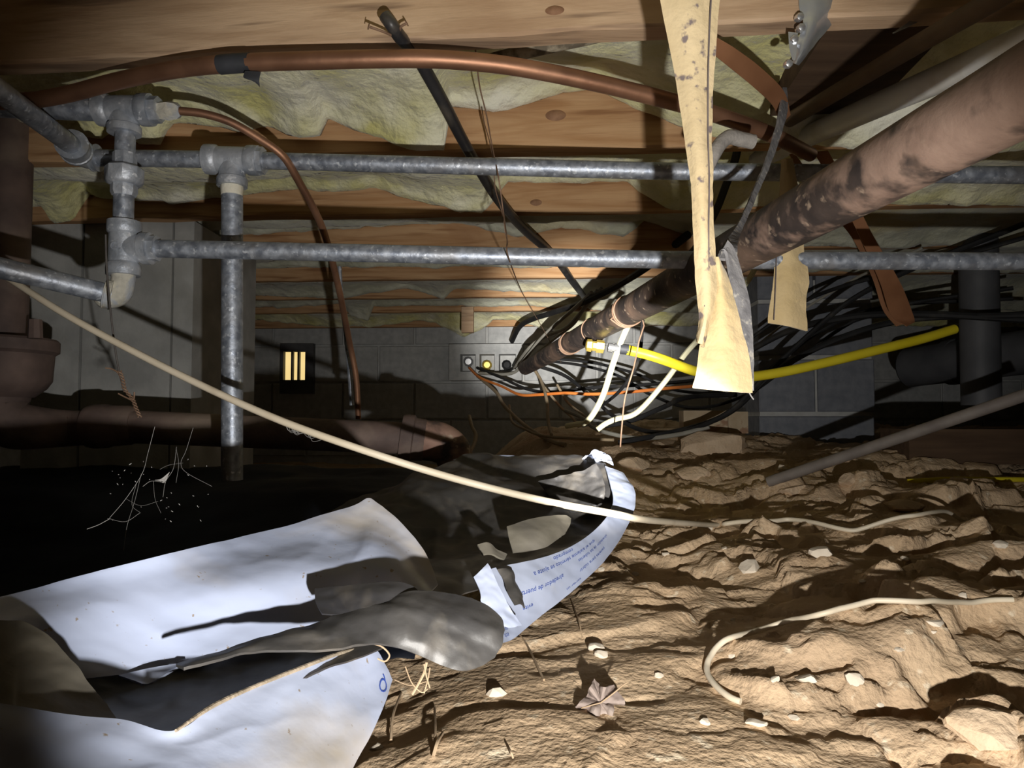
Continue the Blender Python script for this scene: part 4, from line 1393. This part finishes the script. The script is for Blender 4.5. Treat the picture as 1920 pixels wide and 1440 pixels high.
# dark curled piece at the left edge
sheet('dark_corner', [
    [(-160, 1155, .36), (0, 1163, .375), (45, 1166, .378), (90, 1190, .378), (130, 1228, .376), (175, 1288, .370), (226, 1354, .362)],
    [(-160, 1230, .34), (0, 1228, .355), (40, 1232, .358), (75, 1250, .358), (105, 1280, .356), (140, 1320, .352), (200, 1356, .35)],
    [(-160, 1320, .32), (0, 1322, .325), (35, 1328, .327), (65, 1335, .329), (95, 1342, .331), (130, 1348, .335), (190, 1360, .342)],
], 30, 60, 'dust_film', .006, 20, 8, label='brownish dark plastic corner')
# front white panel
G_front = sheet('white_panel', [
    [(-200, 1300, .31), (0, 1320, .32), (110, 1338, .325), (220, 1352, .34), (325, 1372, .35), (400, 1325, .385), (480, 1288, .42), (560, 1256, .45), (640, 1226, .485), (700, 1214, .51), (735, 1275, .515)],
    [(-200, 1350, .30), (0, 1365, .31), (110, 1375, .318), (220, 1385, .33), (325, 1395, .345), (400, 1368, .372), (480, 1340, .40), (560, 1312, .43), (630, 1290, .46), (680, 1290, .482), (722, 1315, .49)],
    [(-200, 1450, .285), (0, 1440, .30), (110, 1440, .305), (220, 1435, .318), (325, 1430, .332), (400, 1420, .352), (480, 1408, .375), (560, 1390, .40), (620, 1372, .428), (665, 1362, .448), (700, 1365, .462)],
    [(-200, 1560, .27), (0, 1540, .28), (110, 1520, .288), (220, 1510, .298), (325, 1500, .312), (400, 1490, .33), (480, 1478, .35), (550, 1465, .37), (600, 1452, .39), (640, 1440, .41), (665, 1430, .43)],
    [(-200, 1800, .25), (0, 1760, .255), (110, 1740, .26), (220, 1720, .268), (325, 1700, .28), (400, 1670, .295), (480, 1640, .312), (540, 1610, .33), (580, 1580, .35), (610, 1540, .37), (640, 1500, .39)],
], 60, 150, 'white_film', .0042, 14, 21, label='front white panel of the bag')
# dusty fold edge along front panel ridge
part('dusty_fold', MB().tube(PW([(330, 1370, .348), (400, 1323, .383), (480, 1286, .418), (560, 1254, .448), (640, 1224, .483), (700, 1212, .508)]), [.0008, .0013, .0012, .0014, .0012, .0006], 8, 8), 'dust_edge', bag)
# small lit white scrap in the trough
sheet('white_scrap', [[(222, 1268, .425), (290, 1252, .435), (352, 1240, .448)], [(265, 1283, .42), (285, 1280, .425), (340, 1246, .44)]], 8, 12, 'white_film_clean', .002, 30, 4)
# black tongue-shaped flap
sheet('black_flap', [
    [(330, 1240, 0.4088), (480, 1203, 0.4418), (600, 1165, 0.4694), (690, 1130, 0.4856), (760, 1108, 0.4949), (800, 1108, 0.5041), (850, 1116, 0.5088), (905, 1130, 0.5088), (940, 1155, 0.5041), (949, 1178, 0.4949)],
    [(335, 1243, 0.4054), (480, 1210, 0.4363), (605, 1182, 0.4586), (690, 1155, 0.4699), (755, 1140, 0.4736), (800, 1140, 0.4792), (845, 1148, 0.4829), (895, 1160, 0.4856), (930, 1178, 0.4856), (947, 1190, 0.4884)],
    [(340, 1246, 0.4029), (480, 1216, 0.4325), (610, 1205, 0.4514), (690, 1182, 0.4607), (750, 1175, 0.4644), (795, 1180, 0.4681), (838, 1188, 0.4718), (885, 1198, 0.4755), (920, 1206, 0.4792), (942, 1210, 0.4829)],
    [(345, 1250, 0.4004), (482, 1224, 0.4299), (612, 1222, 0.4442), (688, 1204, 0.4532), (740, 1212, 0.4570), (780, 1226, 0.4597), (812, 1240, 0.4625), (862, 1258, 0.4653), (900, 1250, 0.4699), (928, 1232, 0.4764)],
], 36, 120, 'black_dusty', .008, 16, 12, thick=.0018, label='dusty black tongue-shaped flap')
sheet('black_curl', [
    [(590, 1106, 0.4949), (640, 1100, 0.4977), (690, 1094, 0.4995), (740, 1089, 0.5041), (770, 1096, 0.5069), (786, 1108, 0.5088)],
    [(592, 1128, 0.4829), (640, 1124, 0.4856), (690, 1116, 0.4884), (730, 1108, 0.4930), (762, 1108, 0.4995), (780, 1112, 0.5041)],
    [(604, 1150, 0.4736), (645, 1150, 0.4755), (690, 1142, 0.4792), (722, 1130, 0.4847), (752, 1118, 0.4940), (775, 1116, 0.5014)],
], 20, 50, 'black_plastic', .003, 25, 15)
# black inner liner behind
sheet('black_liner', [
    [(560, 985, 1.0), (700, 920, 1.1), (800, 880, 1.15), (870, 860, 1.18), (960, 862, 1.18), (1060, 862, 1.15), (1128, 856, 1.12)],
    [(600, 1000, .9), (720, 950, .97), (800, 925, 1.02), (880, 915, 1.05), (980, 905, 1.06), (1080, 900, 1.05), (1150, 900, 1.03)],
    [(640, 1040, .84), (740, 1005, .89), (810, 985, .94), (890, 978, .97), (990, 968, .99), (1090, 960, 1.0), (1160, 935, .99)],
    [(680, 1070, .77), (760, 1050, .81), (830, 1035, .85), (910, 1030, .88), (1000, 1022, .90), (1080, 1005, .93), (1155, 960, .96)],
    [(720, 1070, .68), (790, 1058, .71), (850, 1052, .74), (920, 1050, .76), (1000, 1044, .79), (1065, 1025, .83), (1120, 995, .89)],
    [(780, 1120, .60), (820, 1112, .63), (870, 1108, .66), (920, 1100, .70), (980, 1090, .74), (1040, 1065, .79), (1090, 1030, .85)],
], 90, 110, 'black_dusty', .034, 7, 33, label='crumpled dusty black liner')
sheet('liner_fold', [
    [(950, 988, .80), (985, 975, .81), (1025, 968, .82), (1058, 966, .84), (1070, 972, .85)],
    [(955, 1012, .785), (990, 1003, .79), (1025, 996, .80), (1052, 990, .82), (1068, 985, .835)],
    [(962, 1036, .775), (990, 1033, .78), (1018, 1028, .788), (1036, 1018, .80), (1060, 1000, .82)],
], 20, 40, 'dust_film', .004, 22, 17, thick=.002, label='dust-covered fold of liner')
sheet('liner_fold', [
    [(895, 1022, .755), (915, 1018, .76), (930, 1030, .765), (950, 1040, .77)],
    [(905, 1040, .745), (922, 1040, .75), (935, 1046, .755), (945, 1050, .76)],
], 8, 16, 'dust_film', .003, 30, 19, thick=.002)
sheet('liner_fold', [
    [(1120, 870, 1.02), (1128, 890, 1.01), (1135, 915, 1.0), (1132, 940, .99)],
    [(1060, 890, 1.04), (1075, 915, 1.02), (1090, 935, 1.0), (1100, 955, .98)],
    [(1010, 905, 1.05), (1030, 930, 1.03), (1050, 950, 1.0), (1070, 965, .97)],
], 30, 30, 'black_dusty', .018, 22, 27, thick=.002)
sheet('white_rim', [
    [(850, 862, 1.19), (900, 853, 1.19), (1000, 856, 1.18), (1060, 858, 1.16), (1105, 856, 1.14)],
    [(860, 872, 1.17), (920, 868, 1.17), (1000, 880, 1.15), (1050, 895, 1.13), (1085, 885, 1.12)],
], 10, 50, 'white_film_clean', .006, 20, 23, label='shiny pale strip along the back of the bag')
sheet('torn_tip', [
    [(1092, 862, 1.12), (1112, 843, 1.12), (1128, 846, 1.11), (1146, 856, 1.10)],
    [(1105, 878, 1.10), (1122, 865, 1.10), (1138, 868, 1.09), (1150, 872, 1.08)],
], 14, 20, 'white_film_clean', .02, 40, 29, label='crumpled torn white tip')
# printed outer panel with text
ROWS_T = [
    [(898, 1076, .70), (930, 1064, .725), (1000, 1050, .765), (1060, 1030, .81), (1108, 1000, .86), (1140, 965, .92), (1150, 935, .97), (1142, 900, 1.02), (1134, 875, 1.07)],
    [(905, 1118, .685), (945, 1108, .71), (1012, 1090, .75), (1068, 1060, .80), (1118, 1022, .855), (1150, 982, .915), (1166, 945, .965), (1162, 908, 1.02), (1150, 880, 1.07)],
    [(920, 1165, .675), (955, 1155, .70), (1015, 1128, .742), (1075, 1090, .795), (1130, 1040, .855), (1165, 990, .92), (1182, 950, .97), (1180, 915, 1.02), (1162, 885, 1.075)],
    [(940, 1206, .665), (965, 1196, .69), (1015, 1155, .738), (1080, 1102, .795), (1136, 1048, .86), (1172, 995, .925), (1190, 952, .975), (1188, 918, 1.025), (1168, 888, 1.08)],
]
G_text = sheet('printed_panel', ROWS_T, 50, 140, 'white_film_clean', .004, 16, 35, label='white panel printed with upside-down blue text')
sheet('torn_strip', [
    [(888, 1082, .675), (905, 1066, .68), (915, 1056, .685)],
    [(900, 1110, .668), (918, 1098, .672), (928, 1085, .678)],
    [(905, 1145, .66), (935, 1138, .664), (952, 1130, .668)],
    [(935, 1172, .655), (955, 1178, .657), (978, 1172, .66)],
], 30, 16, 'white_film_clean', .008, 30, 41, label='torn strip of printed film')
sheet('torn_gap', [
    [(932, 1068, .712), (950, 1066, .716), (962, 1070, .72)],
    [(945, 1088, .705), (958, 1086, .708), (966, 1092, .712)],
    [(952, 1110, .69), (970, 1105, .695), (980, 1112, .70)],
    [(965, 1135, .682), (978, 1132, .686), (985, 1140, .69)],
], 16, 10, 'black_dusty', .006, 40, 43)


def on_panel(G, u, v):
    nu, nv = G.shape[:2]
    a = np.clip(u, 0, 1) * (nu - 1.001)
    b = np.clip(v, 0, 1) * (nv - 1.001)
    i, j = int(a), int(b)
    fa_, fb_ = a - i, b - j
    p = (G[i, j] * (1 - fa_) + G[i + 1, j] * fa_) * (1 - fb_) + (G[i, j + 1] * (1 - fa_) + G[i + 1, j + 1] * fa_) * fb_
    return p


def lettering(text, G, u0, v0, su, sv, name='printed_text', off=.0012):
    """print text upside down on a film panel: u across (down), v along; starts at the right and runs left"""
    cu = bpy.data.curves.new('lettering', 'FONT')
    cu.body = text
    cu.size = 1.0
    cu.resolution_u = 3
    ob = bpy.data.objects.new('lettering_tmp', cu)
    COL.objects.link(ob)
    dg = bpy.context.evaluated_depsgraph_get()
    me_ = bpy.data.meshes.new_from_object(ob.evaluated_get(dg))
    bpy.data.objects.remove(ob)
    N = gnormals(G)
    camv = np.array([0, 0, ZC])
    mbp = MB()
    V = []
    for vtx in me_.vertices:
        u_ = u0 + vtx.co.y * su
        v_ = v0 - vtx.co.x * sv
        p = on_panel(G, u_, v_)
        n = on_panel(N, u_, v_)
        if np.dot(n, camv - p) < 0:
            n = -n
        V.append(p + unit(n) * off)
    mbp.add(V, [tuple(p.vertices) for p in me_.polygons])
    part(name, mbp, 'ink', SHEET[id(G)], smooth=False)


lettering('comprado', G_text, 0.05, 0.40, .10, .0195)
lettering('que el aislante térmico se ajuste a', G_text, 0.18, 0.50, .10, .0195)
lettering('alrededor de puertas', G_text, 0.40, 0.34, .10, .0195)
lettering('alrededor de las tuberías', G_text, 0.33, 0.56, .10, .0150)
lettering('evite', G_text, 0.62, 0.22, .10, .0195)
lettering('paneles para cubrir', G_text, 0.52, 0.52, .10, .0150)
lettering('un', G_text, 0.68, 0.115, .10, .0195)
lettering('cortar un', G_text, 0.72, 0.40, .10, .0150)
lettering('paneles', G_text, 0.80, 0.10, .09, .0175)
lettering('ancho', G_text, 0.89, 0.09, .09, .0175)
lettering('Q', G_front, 0.10, 0.99, .16, .045, name='printed_mark')

# ------------------------------------------------------------------ leaf, twigs, cobweb, stones
lf = thing('dried_leaf', 'curled dried brown leaf lying on the dirt near the bag', 'leaf', ground(1128, 1330))
yl = ground(1130, 1345)[1]
out = [(1112, 1274), (1124, 1286), (1133, 1288), (1150, 1284), (1158, 1297), (1172, 1316), (1150, 1318), (1152, 1334), (1148, 1348), (1122, 1353), (1112, 1340), (1092, 1330), (1079, 1327),
       (1092, 1312), (1100, 1302), (1106, 1288), (1112, 1274)]
rowsL = []
for f in (0.02, 0.35, 0.7, 1.0):
    rr_ = []
    for i, (x, y) in enumerate(out):
        x_, y_ = 1126 + (x - 1126) * f, 1318 + (y - 1318) * f
        rr_.append((x_, y_, yl + (1345 - y_) / 70 * .020 + .006 * math.sin(i * 2.4) * f))
    rowsL.append(rr_)
part('blade', MB().grid(loft(rowsL, 14, 100, .006, 60, 77), .0007), 'leaf', lf)
part('stem', MB().tube(PW([(1126, 1318, yl + .004), (1150, 1300, yl + .008), (1168, 1285, yl + .012), (1176, 1280, yl + .014)]), .0006, 6, 6), 'twig', lf)
part('vein', MB().tube(PW([(1126, 1318, yl + .003), (1110, 1322, yl + .002), (1090, 1328, yl + .002)]), .0005, 6, 6), 'twig', lf)

tw_specs = [([(972, 1188), (990, 1215), (1005, 1245), (1020, 1275)], .0011, 'long bent twig leaning from the bag edge to the dirt'),
            ([(752, 1300), (738, 1340), (734, 1370), (733, 1390)], .0012, 'dark root fibre left of the twig cluster'),
            ([(815, 1330), (816, 1375), (815, 1408)], .0011, 'upright thin stem sticking out of the dirt'),
            ([(830, 1378), (820, 1400), (812, 1420)], .0014, 'pale short twig beside the upright stem'),
            ([(1073, 1130), (1085, 1165), (1092, 1197)], .0007, 'hair-thin root right of the printed panel'),
            ([(950, 1395), (958, 1415), (962, 1425)], .0008, 'tiny root stub on the bare dirt')]
for P, r, lab in tw_specs:
    pts = [ground(x, y, r + 0.001 + 0.004 * math.sin(math.pi * i / (len(P) - 1))) for i, (x, y) in enumerate(P)]
    solo('twig', MB().tube(pts, r, 6, 6), 'twig', lab, 'twig', 'twigs and roots on the dirt')
rt = thing('root_tangle', 'tangle of pale roots and fibres under the black flap tip', 'roots', W(790, 1290, .49))
for P, r in (([(800, 1242, .492), (795, 1262, .49), (783, 1285, .488), (773, 1302, .487)], .0009), ([(795, 1245, .49), (800, 1270, .488), (806, 1290, .487)], .0005),
             ([(760, 1250, .492), (772, 1280, .488), (790, 1298, .487), (802, 1292, .487)], .0004), ([(740, 1275, .495), (770, 1285, .49), (800, 1278, .49)], .0003),
             ([(806, 1252, .495), (802, 1275, .49), (795, 1300, .487)], .0005), ([(690, 1205, .495), (715, 1212, .49), (730, 1228, .488), (722, 1240, .486), (708, 1235, .486)], .0006)):
    part('root', MB().tube(PW(P), r, 6, 8), 'twig', rt)

rs = np.random.RandomState(5)
cw = MB()
WEB = [([(288, 800), (279, 850), (264, 888), (236, 935), (204, 972)], .00022), ([(362, 802), (350, 845), (341, 868), (352, 886), (396, 912)], .00016),
       ([(333, 838), (323, 878), (312, 903), (306, 932)], .00018), ([(264, 888), (252, 940), (238, 985), (233, 1032)], .00014), ([(312, 905), (285, 902), (270, 912)], .0002),
       ([(204, 972), (182, 984), (165, 992)], .0003), ([(258, 905), (246, 945), (262, 962)], .00012), ([(330, 842), (338, 870), (330, 905)], .00012), ([(285, 902), (292, 935), (300, 962)], .00012),
       ([(341, 868), (320, 872), (300, 880)], .0001), ([(236, 935), (262, 948), (296, 940)], .0001), ([(262, 962), (238, 978), (204, 972)], .00015)]
for P, r in WEB:
    Y0 = .60 + rs.rand() * .02
    cw.tube(PW([(x + (rs.rand() - .5) * 6, y, Y0 - (y - 800) / 200 * .05) for x, y in P]), r * 0.6, 4, 6)
for i in range(34):
    x, y = 200 + rs.rand() * 190, 860 + rs.rand() * 120
    p = W(x, y, .56 + rs.rand() * .03)
    cw.turned(p, p + (rs.rand(3) - .5) * .003, [(0, .0001), (0.5, .0003), (1, .0001)], 5)
cw.grid(loft([[(290, 900, .59), (305, 902, .59)], [(302, 898, .59), (306, 906, .59)], [(318, 885, .59), (312, 900, .59)]], 6, 6), .0003)
solo('cobweb', cw, 'cobweb', 'dusty cobweb strands hanging in the dark above the white panel', 'cobweb', kind='stuff')
cw = MB()
for i in range(14):
    x0 = 535 + rs.rand() * 50
    y0 = 795 + (x0 - 535) * .38
    cw.tube(PW([(x0, y0, .886), (x0 + rs.rand() * 14, y0 + 8 + rs.rand() * 8, .884), (x0 + 15 + rs.rand() * 14, y0 + 10, .886)]), .0003, 3, 5)
solo('cobweb', cw, 'cobweb', 'small dusty cobweb tuft clinging under the cream cable', 'cobweb', kind='stuff')


def stone(px, py, wpx, hk, label, m='stone', seed=0, name='stone'):
    c = ground(px, py)
    r = wpx / F_PX * c[1] * 0.5
    bm_ = bmesh.new()
    bmesh.ops.create_icosphere(bm_, subdivisions=2 if wpx < 60 else 3, radius=1.0)
    rr = np.random.RandomState(seed)
    planes = [(unit(rr.randn(3)), 0.50 + 0.25 * rr.rand()) for _ in range(12)]
    rot = rr.rand() * 6.28
    V = []
    for v in bm_.verts:
        p = np.array(v.co)
        for n, dd in planes:
            s = np.dot(p, n)
            if s > dd:
                p = p - n * (s - dd)
        p = p * (1 + 0.02 * rr.randn())
        x, y = p[0] * math.cos(rot) - p[1] * math.sin(rot), p[0] * math.sin(rot) + p[1] * math.cos(rot)
        V.append(c + r * 1.12 * np.array([x, y * 0.8, p[2] * hk]) + np.array([0, r * 0.4, r * hk * 0.12]))
    mbp = MB()
    mbp.add(V, [tuple(vv_.index for vv_ in f.verts) for f in bm_.faces])
    bm_.free()
    return solo(name, mbp, m, label, 'stone' if name == 'stone' else 'dirt clod', 'stones on the dirt' if name == 'stone' else 'dirt clods', angle=22)


ST = [(927, 1305, 46, .6, 'pale angular stone below the tip of the black flap'), (1412, 1070, 46, .7, 'flat pale stone in a dark hollow at mid right'),
      (1543, 1046, 56, .5, 'wide pale stone above the hooked cable'), (1607, 1283, 42, .7, 'square pale stone inside the lower right rubble'),
      (1373, 1236, 26, .6, 'small rounded stone inside the hook of the short cable'), (1118, 1220, 40, .5, 'dust-grey stone between leaf and printed panel'),
      (1128, 1234, 26, .8, 'small stone half buried beside the dust-grey one'), (1829, 1385, 28, .8, 'white pebble near the bottom right corner'),
      (1420, 1362, 40, .5, 'long pale stone near the bottom, below the short cable end'), (1520, 1280, 44, .5, 'rough stone left of the square pale stone'),
      (1455, 1285, 24, .6, 'pebble left of the rough stone'), (1325, 1362, 26, .6, 'pebble close to the bottom shadow at centre right'),
      (1808, 1131, 30, .4, 'flat pebble just above the short cable at right'), (1685, 1222, 30, .4, 'flat pebble below the middle of the short cable'),
      (1755, 1172, 50, .3, 'long flat stone under the right part of the short cable'), (1648, 1325, 24, .6, 'pebble right of the lower rubble'),
      (1130, 1071, 18, .6, 'tiny pebble beside the printed panel tip'), (1375, 1165, 16, .6, 'tiny pebble above the left bend of the short cable'),
      (1750, 1188, 20, .5, 'tiny pebble below the long flat stone'), (1620, 1098, 22, .4, 'thin flake above the crest of the short cable'),
      (1880, 1035, 40, .4, 'wide flat stone near the right edge'), (1490, 1358, 26, .4, 'flat chip of stone beside the long pale stone'),
      (705, 1405, 30, .4, 'flat chip near the bottom edge of the white panel'), (1235, 1270, 22, .5, 'pebble right of the dried leaf'),
      (1470, 880, 26, .6, 'pebble by the foot of the pier'), (1330, 1000, 18, .5, 'tiny pebble beneath the long cream cable'),
      (1250, 1045, 16, .6, 'tiny pebble right of the printed panel'), (1190, 1080, 20, .5, 'pebble near the lower rim of the printed panel'),
      (1360, 1030, 14, .6, 'smallest pebble left of the wide pale stone'), (1700, 1060, 20, .5, 'pebble between the two cream cables at right')]
for i, (x, y, w, hk, lab) in enumerate(ST):
    stone(x, y, w, hk, lab, seed=i + 3)
CL = [(1345, 858, 150, .6, 'large dirt clod in front of the old bricks'), (1600, 905, 50, .6, 'dirt clod beside the grey slanting pipe'), (1880, 1420, 160, .45, 'big pale dirt clod in the bottom right corner'),
      (1300, 895, 70, .5, 'medium dirt clod behind the bag rim'), (1190, 880, 60, .5, 'dirt clod next to the torn white tip'), (1490, 925, 60, .5, 'dirt clod under the grey pipe end'),
      (1250, 840, 70, .5, 'dirt clod at the back under the cables'), (1700, 960, 80, .4, 'dirt clod behind the long cream cable')]
for i, (x, y, w, hk, lab) in enumerate(CL):
    stone(x, y, w, hk, lab, m='clod', seed=i + 60, name='dirt_clod')
